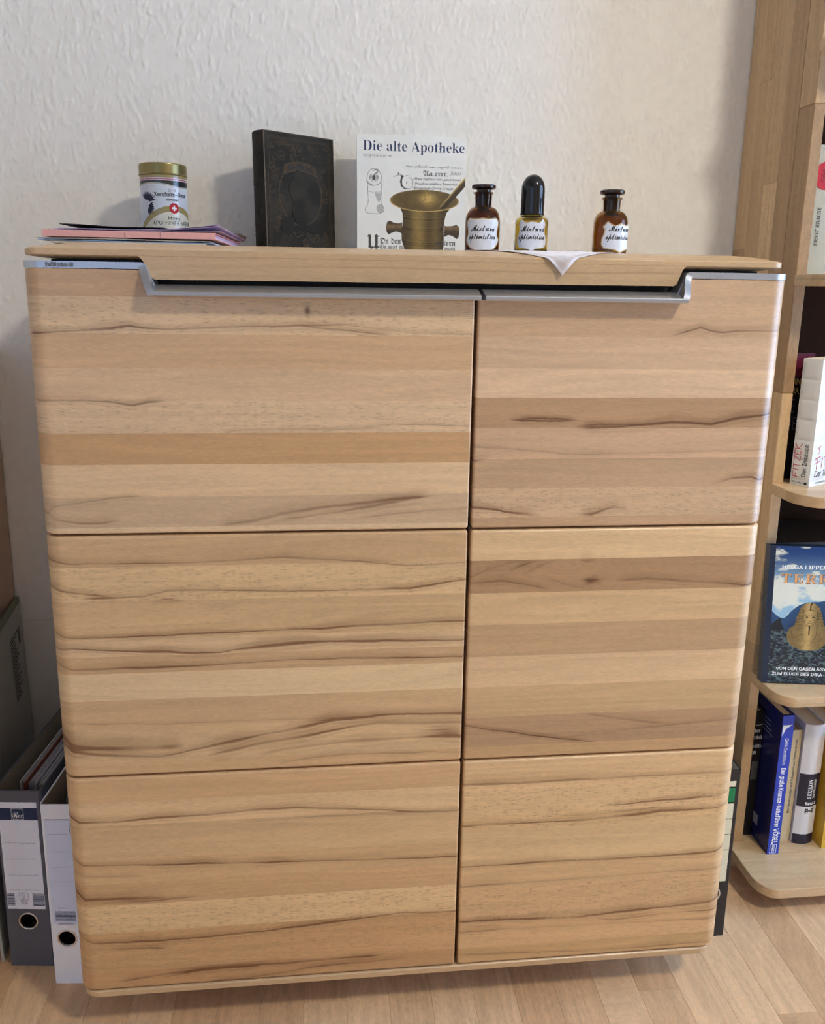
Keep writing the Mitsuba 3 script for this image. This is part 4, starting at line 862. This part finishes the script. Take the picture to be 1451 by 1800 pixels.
# grey
k = 'ring_binder'; w = .073
Mf = binder(k, -.1578, .1505, w, 'binder_grey', -.10, .0845, (.020, .058, .030)); tag(k, 'grey ring binder with white and blue spine label, on the floor beside the white binder', 'binder')
rect(Mf, k + '__label', 'label_white', .006, w - .007, .107, .2985)
rect(Mf, k + '__label_band', 'ink_navy', .006, w - .007, .2675, .2885, .0002); tag(k + '__label_band', 'dark blue band of the label')
cx0 = w / 2 - .001
put(k + '__lettering', decal(unary_union([affinity.translate(text('Rex', 'script', .0105, .0165, center=True), cx0, .2720), sbox(cx0 - .0092, .2690, cx0 + .0092, .2872).exterior.buffer(.0003)]), Mf, .0001, .0004), 'ink_white', False); tag(k + '__lettering', 'white lettering Rex in a square')
for i, z in enumerate((.2265, .1975, .1690, .1415)): rect(Mf, number(k + '__label_line', i), 'label_line', .012, w - .014, z, z + .0005, .0002)
put(k + '__barcode', decal(unary_union([bars(.0068, .0185, .1135, .1360, 13, 1), bars(.047, w - .0076, .1135, .1360, 13, 2)]), Mf, .0001, .0002), 'ink_navy', False)
tree = unary_union([curve([(.0305, .1290), (.0290, .1320), (.0315, .1350), (.0345, .1340), (.0350, .1315), (.0330, .1300)], .0006), curve([(.0330, .1300), (.0330, .1275)], .0006), sbox(.0262, .1235, .0398, .1372).exterior.buffer(.00025), affinity.translate(text('FSC', 'sansb', .0022), .0300, .1246), unary_union([sbox(.0275, z, .0385, z + .0006) for z in (.1215, .1195, .1175, .1155)])])
put(k + '__label_print', decal(tree, Mf, .0001, .0002), 'ink_dark_grey', False)
# white
k = 'ring_binder_001'; w = .051
Mf = binder(k, -.0752, .1090, w, 'binder_white', -.08, .0830, (.0195, .047, 0)); tag(k, 'white ring binder standing on the floor against the left side of the sideboard', 'binder')
mat('label_daylight_tint', lin(214, 226, 252), 0.45)  # cool daylight put into the colour of white paper
rect(Mf, k + '__label', 'label_daylight_tint', .0055, w - .006, .1095, .2925)
for i, (z, t_, q_) in enumerate(((.2922, .0014, .0055), (.2680, .0004, .010), (.2380, .0004, .010), (.2110, .0004, .010), (.1850, .0004, .010))): rect(Mf, number(k + '__label_line', i), 'label_line', q_, w - q_ - .002, z, z + t_, .0002)
put(k + '__label_print', decal(unary_union([sbox(w - .0082, .2680, w - .0076, .2880), affinity.translate(text('BERCHTOLD  50', 'sans', .0016, .016), .0165, .1375)]), Mf, .0001, .0002), 'ink_navy', False)
put(k + '__barcode', decal(unary_union([bars(.0105, w - .0090, .1150, .1330, 15, 4), sbox(.016, .1105, w - .014, .1110), sbox(.013, .1090, w - .011, .1095)]), Mf, .0001, .0002), 'ink_navy', False)
# black
k = 'ring_binder_002'; w = .0620
Mf = binder(k, .9735, .1098, w, 'binder_black', 0.0, .0840, (.008, .034, 0)); tag(k, 'black ring binder with green and cream spine label between the sideboard and the bookshelf', 'binder')
rect(Mf, k + '__label', 'label_cream', .008, w - .0085, .1085, .2985)
rect(Mf, k + '__label_band', 'label_green', .008, w - .0085, .2600, .2860, .0003); tag(k + '__label_band', 'green band of the label')
for i, (z, t_) in enumerate(((.2860, .0025), (.2570, .0030), (.2280, .0006), (.1990, .0006), (.1690, .0006), (.1400, .0006))): rect(Mf, number(k + '__label_line', i), 'ink_black', .008, w - .0085, z, z + t_, .0002)

# ------------------------------------------------------------------ flat box and the brown cabinet on the far left
mat('box_board', lin(160, 165, 162), 0.6); mat('box_edge', lin(104, 116, 98), 0.6)
k = 'flat_box'
A0, A1 = np.array([-.1700, .160, 0.0]), np.array([-.2120, .486, 0.0])     # right face along the floor
dirn = (A1 - A0) / np.linalg.norm(A1 - A0); inn = np.array([-dirn[1], dirn[0], 0]); LB = np.linalg.norm(A1 - A0)
HB = .502; sh = np.array([-.0120, 0, HB])                                 # leans to the left
def boxpt(a, b, c): return A0 + dirn * a + inn * b + sh * (c / HB)
def slab3(a0, a1, b0, b1, c0, c1): return trimesh.convex.convex_hull(np.array([boxpt(a, b, c) for a in (a0, a1) for b in (b0, b1) for c in (c0, c1)]))
put(k + '__body', slab3(0, LB, 0, .0040, 0, HB - .012), 'box_board', False)
put(k + '__lid_edge', slab3(-.001, LB + .0005, -.001, .0048, HB - .011, HB), 'box_edge', False); tag(k + '__lid_edge', 'greenish lid edge')
Mx = np.eye(4); U_ = dirn; V_ = sh / np.linalg.norm(sh)
Mbx = frame_mat(boxpt(0, 0, 0) - inn * .0003, dirn, V_)
if Mbx[:3, 2] @ inn > 0: Mbx = frame_mat(boxpt(0, 0, 0) - inn * .0003, dirn, V_); Mbx[:3, 2] *= 1
rr = random.Random(9)
prints = [sbox(LB - .088, z, LB - .088 + rr.uniform(.03, .058), z + .0025) for z in np.arange(.330, .450, .0062)]
bar = [sbox(LB - .030, z, LB - .018, z + rr.uniform(.0010, .0022)) for z in np.arange(.420, .452, .0028)]
pm = extrude(unary_union(prints + bar), .0002); pm.apply_transform(frame_mat(boxpt(0, 0, 0) - inn * .0005, dirn, V_))
put(k + '__label_print', pm, 'ink_dark_grey', False); tag(k + '__label_print', 'grey printed label and barcode')
tag(k, 'large flat grey cardboard box leaning upright against the brown cabinet behind the grey binder', 'box')
mat('brown_wood', lin(176, 154, 138), 0.5)
k = 'brown_cabinet'
put(k + '__side_panel', rbx(-.248, -.2302, .04, .4865, 0, .955, .001), 'brown_wood', False)
put(k + '__side_panel_001', rbx(-.80, -.782, .04, .4865, 0, .955, .001), 'brown_wood', False)
put(k + '__top_panel', rbx(-.80, -.2302, .035, .4865, .9552, .975, .002), 'brown_wood', False)
put(k + '__back_panel', bx(-.782, -.248, .474, .4865, .03, .955), 'brown_wood', False)
for i, (a, b) in enumerate(((-.7815, -.524), (-.522, -.2485))): put(number(k + '__door', i), rbx(a, b, .042, .060, .05, .953, .0015), 'brown_wood', False)
tag(k, 'plain brown wooden cabinet in shadow at the far left edge beyond the flat box', 'cabinet')

# ------------------------------------------------------------------ books on the shelf
mat('linen_grey', lin(176, 174, 160), 0.75, spec=0.2); mat('dark_red_cover', lin(96, 22, 48), 0.4); mat('dark_cover', lin(24, 22, 24), 0.45)
S2, S3, S4, S5 = 1.117, .7634, .4101, .057
# upper shelf: grey linen book
D = .052; k = 'linen_book'
Mk = place((PX1 + .0008 + D, .285, S2 + .0002), math.pi / 2)
Mk = np.eye(4); Mk[:3, 0], Mk[:3, 1], Mk[:3, 2], Mk[:3, 3] = (0, 1, 0), (1, 0, 0), (0, 0, 1), (PX1 + .0012, .285, S2 + .0002)
def shelf_book(key, x0, y0, z0, D, W, H, cover, label, bulge=0.0, **kw):
    """stands with the spine to the front; local X runs back, local Y to the right"""
    Ms = np.eye(4); Ms[:3, 0], Ms[:3, 1], Ms[:3, 3] = (0, 1, 0), (1, 0, 0), (x0, y0 + bulge, z0)
    before = set(scene)
    book(key, Ms, W, D, H, cover, bulge=bulge, **kw)
    tag(key, label, 'book')
    return frame_mat((x0, y0 - .0001, z0), (1, 0, 0), (0, 0, 1))                  # upright frame on the spine: x right, y up
def up_text(poly, x, z): return affinity.translate(affinity.rotate(poly, 90, origin=(0, 0)), x, z)
def down_text(poly, x, z): return affinity.translate(affinity.rotate(poly, -90, origin=(0, 0)), x, z)
Fs = shelf_book('linen_book', PX1 + .0012, .285, S2 + .0002, .052, .15, .205, 'linen_grey', 'grey linen book with a red round spine label on the upper shelf', bulge=.002)
put('linen_book__spine_label', decal(Point(.0245, .157).buffer(.0225), Fs, .0002), 'ink_red', False); tag('linen_book__spine_label', 'red round spine label')
put('linen_book__lettering', decal(unary_union([up_text(text('ERNST KRAUSE', 'ital', .0062, .062), .0205, .046), up_text(text('GRA', 'ital', .0058, .020), .020, .147)]), Fs, .0001, .0003), 'ink_black', False)
Fs = shelf_book('dark_upper_book', PX1 + .056, .289, S2 + .0002, .04, .14, .19, 'dark_cover', 'dark book beside the grey linen book on the upper shelf')
# middle shelf: white paperback standing turned, dark red book behind
k = 'white_paperback'
a_s = math.atan2(.2617 - .2359, .2188 - .1725 + .0)                              # direction of the front cover
Mp = place((1.1725, .2359, S3 + .0002), a_s); PW, PD, PH = .125, .034, .2165
quilt = []
book(k, Mp, PW, PD, PH, 'white_cover', soft=True)
tag(k, 'thick white paperback printed with a padded wall, standing turned on the middle shelf', 'book')
Fc = front(Mp); Sp = spine_flat(Mp, PD)
mat('cushion_white', lin(216, 216, 214), 0.45); 
def cushion(x0, x1, z0, z1, M, h=.0020, n=8):
    g = np.linspace(0, 1, n + 1); v = np.array([[x0 + a * (x1 - x0), z0 + b * (z1 - z0), .00005 + h * (16 * a * (1 - a) * b * (1 - b)) ** .35] for a in g for b in g])
    q = np.array([[i * (n + 1) + j, (i + 1) * (n + 1) + j, (i + 1) * (n + 1) + j + 1, i * (n + 1) + j + 1] for i in range(n) for j in range(n)])
    m = trimesh.Trimesh(v, np.vstack([q[:, [0, 1, 2]], q[:, [0, 2, 3]]]), process=False); m.apply_transform(M); return m
ci = 0
for r in range(6):
    z0, z1 = (.0095 + r * .0345, .0095 + (r + 1) * .0345)
    put(number(k + '__spine_cushion', r), cushion(.0006, PD - .0006, z0, z1, Sp), 'cushion_white', True)
    for c in range(3):
        put(number(k + '__cover_cushion', ci), cushion(.0015 + c * .041, .0015 + (c + 1) * .041, z0, z1, Fc), 'cushion_white', True); ci += 1
put(k + '__author_lettering', decal(unary_union([up_text(curve([(0, 0), (0, .0105)], .0009).union(curve([(0, .0105), (.008, .0105)], .0009)).union(curve([(0, .0055), (.006, .0058)], .0009)), .0150, .0150),
    up_text(curve([(0, 0), (0, .0105)], .0009), .0150, .0275),
    up_text(curve([(.004, 0), (.004, .0105)], .0009).union(curve([(0, .0105), (.0085, .0105)], .0009)), .0150, .0310),
    up_text(curve([(0, .0105), (.008, .0105), (0, 0), (.008, 0)], .0009), .0150, .0425),
    up_text(curve([(.007, .0105), (0, .0105), (0, 0), (.007, 0)], .0009).union(curve([(0, .0055), (.006, .0055)], .0009)), .0150, .0535),
    up_text(curve([(0, 0), (0, .0105)], .0009).union(curve([(.008, .011), (0, .005), (.009, -.001)], .0009)), .0150, .0635)]), Sp, .0001, .0022), 'ink_red', False); tag(k + '__author_lettering', 'red hand drawn lettering FITZEK')
put(k + '__title_lettering', decal(unary_union([up_text(text('Der Insasse', 'sans', .0075, .056), .0275, .0165), affinity.translate(text('DROEMER', 'sans', .0036, .021), .003, .0035), Point(.0285, .0053).buffer(.0026)]), Sp, .0001, .0022), 'ink_black', False)
put(k + '__cover_lettering', decal(unary_union([curve([(.014, .050), (.014, .030)], .0011), curve([(.008, .0485), (.024, .0520)], .0011), curve([(.007, .040), (.022, .043)], .0011), curve([(.030, .050), (.029, .031)], .0011), curve([(.036, .050), (.050, .051)], .0011), curve([(.043, .051), (.042, .031)], .0011), curve([(.020, .070), (.014, .067), (.020, .061), (.015, .056)], .0011)]), Fc, .0001, .0022), 'ink_red', False); tag(k + '__cover_lettering', 'red hand drawn lettering')
put(k + '__cover_title', decal(unary_union([affinity.translate(text('Der Insasse', 'sans', .0105, .075), .0110, .0165), affinity.translate(text('PSYCHOTHRILLER', 'sans', .0034, .036), .017, .0040)]), Fc, .0001, .0022), 'ink_black', False)
k = 'dark_red_book'
Fs = shelf_book(k, PX1 + .0012, .300, S3 + .0002, .050, .13, .222, 'dark_cover', 'black and dark red book behind the white paperback, next to the side panel')
rect(Fs, k + '__spine_band', 'dark_red_cover', 0, .050, .180, .2218); tag(k + '__spine_band', 'dark red upper part of the spine')
put(k + '__lettering', decal(unary_union([affinity.translate(text('JOHN', 'sansb', .0100, .036), -.0125 + .006, .168), affinity.translate(text('KATHA', 'sansb', .0095, .036), -.008, .152)]).intersection(sbox(.0005, 0, .0495, 1)), Fs, .0001, .0003), 'gold_print', False)
ink('ink_dim', 84, 84, 84)
put(k + '__title_lettering', decal(unary_union([affinity.translate(text('DIE', 'sans', .024, .034), -.012, .118), affinity.translate(text('DAME', 'sans', .022, .046), -.016, .088)]).intersection(sbox(.0005, 0, .0495, 1)), Fs, .0001, .0003), 'ink_dim', False)
for i, (x, D, H) in enumerate(((1.30, .05, .20), (1.355, .04, .19), (1.40, .05, .21))):
    pass
# lower shelf: blue picture book leaning, dark lying books behind
def sky_cover(p, n, uv):
    u, v = uv.x, uv.y
    cl = fbm(u * 48.0 + 3.0, v * 90.0, 2.0, 4)
    h = v / 0.245
    c = mix(lin(24, 62, 118), lin(150, 190, 214), smoothstep(0.98, 0.62, h))
    c = mix(c, lin(222, 226, 214), smoothstep(0.48, 0.72, cl + 0.35 * dr.exp(-dr.square((h - 0.68) / 0.1)) - 0.1) * 0.9)
    ridge = 0.135 - 0.018 * dr.exp(-dr.square((u - 0.028) / 0.02)) + 0.012 * smoothstep(0.03, 0.08, u) + 0.004 * noise(u * 90.0, 1.0)
    c = mix(c, mix(lin(38, 76, 116), lin(22, 48, 78), smoothstep(ridge, ridge - .05, v)), smoothstep(0.0006, -0.0006, v - ridge))
    peak = 0.119 - dr.select(u > 0.025, 2.6, 0.95) * dr.abs(u - 0.025) + 0.004 * (noise(u * 220.0, v * 220.0) - 0.5)
    c = mix(c, lin(20, 34, 44), smoothstep(0.0008, -0.0008, v - peak))
    town = fbm(u * 260.0 + 90.0 * v, v * 420.0, 5.0, 4)
    ground = mix(lin(18, 34, 48), lin(92, 116, 124), smoothstep(0.38, 0.85, town))
    return mix(c, ground, smoothstep(0.004, -0.004, v - 0.083 - 0.012 * noise(u * 30.0, 2.0)))
mat('blue_cover', lin(20, 40, 66), 0.25, spec=0.5); mat('sky_print', proc(sky_cover), 0.25, spec=0.5)
k = 'blue_picture_book'
TW, TD, TH = .205, .017, .2465
Mt = place((1.1195, .2235, S4 + .0002), math.atan2(-.0179, .1024) * .8, 0.10, .017)
book(k, Mt, TW, TD, TH, 'blue_cover')
tag(k, 'blue hardback with a golden pharaoh bust on its cover, leaning on the lower shelf', 'book')
Fc = front(Mt)
put_print(k + '__cover_print', sbox(.0105, .0005, TW - .0005, TH - .0005), Fc, 'sky_print', lift=.00003)
put(k + '__author_lettering', decal(affinity.translate(text('HELGA LIPPERT', 'sansb', .0064, .084), .0230, .2060), Fc, .0001, .0003), 'ink_white', False)
mat('copper_print', lin(214, 164, 112), 0.35)
ink('copper_shadow', 110, 52, 34)
tt_ = affinity.translate(text('TERRA X', 'serif', .0165, .136, track=14), .0230, .1815)
put(k + '__title_shadow', decal(affinity.translate(tt_, .0009, -.0009), Fc, .0001, .0003), 'copper_shadow', False)
put(k + '__title_lettering', decal(tt_, Fc, .0001, .00045), 'copper_print', False); tag(k + '__title_lettering', 'large copper coloured title lettering')
put(k + '__subtitle_lettering', decal(unary_union([affinity.translate(text('VON DEN OASEN ÄGYPTENS', 'sansb', .0052, .114), .0240, .0240), affinity.translate(text('ZUM FLUCH DES INKA-GOLDES', 'sansb', .0052, .124), .0180, .0145)]), Fc, .0001, .0003), 'ink_white', False)
def bust_print(p, n, uv):
    u, v = (uv.x - .0770) / .040, (uv.y - .106) / .040
    sh_ = 0.30 + 0.45 * dr.exp(-dr.square((u + 0.05) / 0.22)) + 0.25 * fbm(u * 9.0, v * 9.0, 2.0, 3) - 0.12
    band = 0.5 + 0.5 * dr.sin(v * 46.0 + 3.0 * dr.abs(u))
    sh_ = sh_ - 0.14 * band * smoothstep(0.24, 0.30, dr.abs(u)) * smoothstep(-0.05, 0.05, v)
    return mix(lin(40, 30, 14), lin(206, 176, 116), dr.clip(sh_, 0, 1))
mat('bust_print', proc(bust_print), 0.3)
bx_, bz_ = .0770, .106
bust = Polygon([(bx_ + a * .040, bz_ + b * .040) for a, b in [(-.02, 1.02), (-.22, .98), (-.42, .80), (-.55, .45), (-.66, .0), (-.70, -.05), (-.86, -.14), (-.96, -.42), (-.92, -.72), (-.68, -.98), (-.3, -1.12), (.1, -1.15), (.5, -1.06), (.82, -.78), (.92, -.42), (.82, -.14), (.68, -.05), (.62, .0), (.52, .45), (.38, .80), (.18, .98)]])
put_print(k + '__bust_print', bust, Fc, 'bust_print', lift=.0002); tag(k + '__bust_print', 'printed golden bust with striped headdress')
bf = []
P2 = lambda pts: [(bx_ + a * .040, bz_ + b * .040) for a, b in pts]
for s in (-1, 1):
    bf += [Polygon(P2([(s * .07, .36), (s * .13, .40), (s * .21, .36), (s * .13, .33)])), curve(P2([(s * .05, .44), (s * .14, .48), (s * .24, .43)]), .0006), curve(P2([(s * .30, .62), (s * .30, .30), (s * .22, .08)]), .0005), curve(P2([(s * .32, .40), (s * .36, .30), (s * .31, .24)]), .0007), curve(P2([(s * .34, .05), (s * .30, -.55), (s * .10, -.80)]), .0005)]
bf += [curve(P2([(-.30, .62), (0, .70), (.30, .62)]), .0006), curve(P2([(-.04, .20), (0, .18), (.04, .20)]), .0009), curve(P2([(-.08, .10), (0, .08), (.08, .10)]), .0007), Polygon(P2([(-.035, -.02), (.035, -.02), (.022, -.42), (0, -.48), (-.022, -.42)])), curve(P2([(-.16, .02), (0, -.04), (.16, .02)]), .0007), curve(P2([(0, .70), (0, .92), (.05, .98)]), .0022)]
ink('bust_dark', 44, 32, 16)
put(k + '__bust_drawing', decal(unary_union(bf), Fc, .0001, .00035), 'bust_dark', False)
put(k + '__spine_lettering', decal(unary_union([affinity.translate(text('HELGA LIPPERT  TERRA X', 'serif', .006, .17), .04, .006)]), spine_up(Mt, TD), .0001, .0001), 'ink_dim', False)
mat('lying_cover', lin(44, 42, 42), 0.5)
z = S4 + .0002
for i, (h, x0, y0, ww, dd) in enumerate(((.030, 1.152, .315, .22, .15), (.026, 1.156, .31, .20, .155), (.034, 1.150, .318, .21, .15), (.030, 1.160, .312, .20, .15), (.036, 1.155, .32, .22, .145), (.028, 1.165, .315, .19, .15), (.040, 1.175, .325, .19, .14))):
    kk = number('lying_book', i)
    put(kk + '__cover', cat(bx(x0, x0 + ww, y0, y0 + dd, z, z + .0025), bx(x0, x0 + ww, y0, y0 + dd, z + h - .0025, z + h), bx(x0, x0 + ww, y0, y0 + .0025, z + .0025, z + h - .0025)), 'lying_cover', False)
    put(kk + '__pages', bx(x0 + .003, x0 + ww - .003, y0 + .003, y0 + dd - .003, z + .0026, z + h - .0026), 'page_old', False)
    tag(kk, ['lowest', 'second lowest', 'third lowest', 'fourth lowest', 'third highest', 'second highest', 'topmost'][i] + ' dark book in the lying stack behind the pharaoh hardback', 'book', 'dark books lying behind the blue hardback')
    z += h + .0002
# bottom shelf
mat('shaded_blue_cover', lin(16, 26, 88), 0.25, spec=0.5); mat('lit_blue', lin(34, 62, 170), 0.3, spec=0.5); mat('cream_cover', lin(196, 178, 140), 0.6); mat('black_cover', lin(14, 14, 18), 0.3); mat('lexicon_white', lin(214, 214, 218), 0.35); mat('lexicon_navy', lin(22, 26, 48), 0.35); mat('yellow_cover', lin(206, 166, 52), 0.45)  # the blue book has two painted tones: shaded cover and lit spine
Fs = shelf_book('black_book', PX1 + .001, .284, S5 + .0002, .0245, .145, .262, 'black_cover', 'black book with white lettering in the corner of the bottom shelf')
put('black_book__lettering', decal(unary_union([affinity.translate(text('Thor', 'serif', .0085, .016), .0035, .219), affinity.translate(text('Heyerdahl', 'serif', .0085, .036), -.0085, .205), affinity.translate(text('Expeditio', 'serif', .0080, .033), -.006, .187), affinity.translate(text('Ra', 'serif', .0100, .0145), .0010, .1735), curve([(.004, .2345), (.013, .2335), (.024, .2362)], .0009)]).intersection(sbox(.0004, 0, .0242, 1)), Fs, .0001, .0001), 'ink_white', False)
ink('dim_grey', 70, 72, 74)
rect(Fs, 'black_book__picture', 'dim_grey', .010, .022, .120, .158)
H = .285; k = 'blue_book'
Fs = shelf_book(k, 1.1725, .2285, S5 + .0002, .0225, .135, H, 'shaded_blue_cover', 'tall bright blue book with white lettering on the bottom shelf', bulge=.0005)
rect(Fs, k + '__lit_spine_panel', 'lit_blue', 0, .0225, 0, H, .0003); tag(k + '__lit_spine_panel', 'blue spine painted in the lit tone of the cover')
put(k + '__title_lettering', decal(unary_union([down_text(text('Der große Kosmos-Naturführer', 'sansb', .0085, .122), .0080, .1795 + .0), down_text(text('VÖGEL', 'sansb', .0100, .0325), .0072, .0545)]), Fs, .0001, .0008), 'ink_white', False)
put(k + '__author_lettering', decal(unary_union([down_text(text('Delin·Svensson', 'sans', .0068, .0520), .0085, .2390), Polygon([(.0015, .2660), (.0200, .2660), (.0080, .2590), (.0015, .2440)])]), Fs, .0001, .0008), 'ink_white', False)
put(k + '__publisher_mark', decal(unary_union([sbox(.0045, .0025, .0170, .0205).exterior.buffer(.0004), down_text(text('KOSMOS', 'sansb', .0048, .0155), .0085, .0195)]), Fs, .0001, .0008), 'ink_white', False)
lc = frame_mat((1.1724, .2290, S5), (0, -1, 0), (0, 0, 1))
put(k + '__back_print', decal(unary_union([sbox(-.075, z, -.075 + w_, z + .0012) for z, w_ in ((.252, .04), (.244, .043), (.236, .046), (.228, .05))]), lc, .0001, .0001), 'label_line', False)
put(k + '__back_barcode', decal(sbox(-.060, .030, -.040, .052), lc, .0001, .0001), 'label_line', False)
k = 'cream_book'
Fs = shelf_book(k, 1.2165, .2610, S5 + .0002, .0185, .13, .234, 'cream_cover', 'narrow cream book between the blue book and the thick white and navy volume')
put(k + '__lettering', decal(up_text(text('Die Natur erzählt und behandelt aus Vierhunderten', 'serif', .0052, .155) if False else text('Die Natur erzahlt und behandelt aus Vierhunderten', 'serif', .0052, .155), .0118, .060), Fs, .0001, .0001), 'ink_dark_grey', False)
k = 'thick_volume'
Fs = shelf_book(k, 1.2370, .2500, S5 + .0002, .0410, .15, .249, 'lexicon_white', 'thick white and navy volume with a rounded spine on the bottom shelf', bulge=.006)
def spine_wrap(poly, D, bul, x0, y0, z0, lift):
    m = extrude(poly, .0002); v, f = trimesh.remesh.subdivide_to_size(m.vertices, m.faces, .004, max_iter=12)
    t = np.clip(v[:, 0] / D, 0, 1); return trimesh.Trimesh(np.column_stack([x0 + v[:, 0], y0 + bul - bul * np.sin(np.pi * t) - v[:, 2] - lift, z0 + v[:, 1]]), f, process=False)
for i, (a, b) in enumerate(((.0, .0205), (.0800, .1480))): put(number(k + '__navy_band', i), spine_wrap(sbox(.0002, a, .0408, b), .041, .006, 1.237, .2500, S5 + .0002, .0002), 'lexicon_navy', 35)
put(k + '__lettering', spine_wrap(unary_union([up_text(text('LEXIKON', 'serif', .0085, .040), .0250, .0970), up_text(text('DER WELTKUNDE', 'serif', .0050, .040), .0325, .0970), affinity.translate(text('Band 3', 'sansb', .0058, .0215), .0150, .0835)]), .041, .006, 1.237, .2500, S5 + .0002, .0004), 'ink_white', False)
put(k + '__volume_lettering', spine_wrap(affinity.translate(text('R–Z', 'sansb', .0085, .0185), .0160, .0665), .041, .006, 1.237, .2500, S5 + .0002, .0004), 'ink_black', False)
Fs = shelf_book('yellow_book', 1.2850, .2350, S5 + .0002, .050, .14, .23, 'yellow_cover', 'yellow book at the right edge of the bottom shelf')
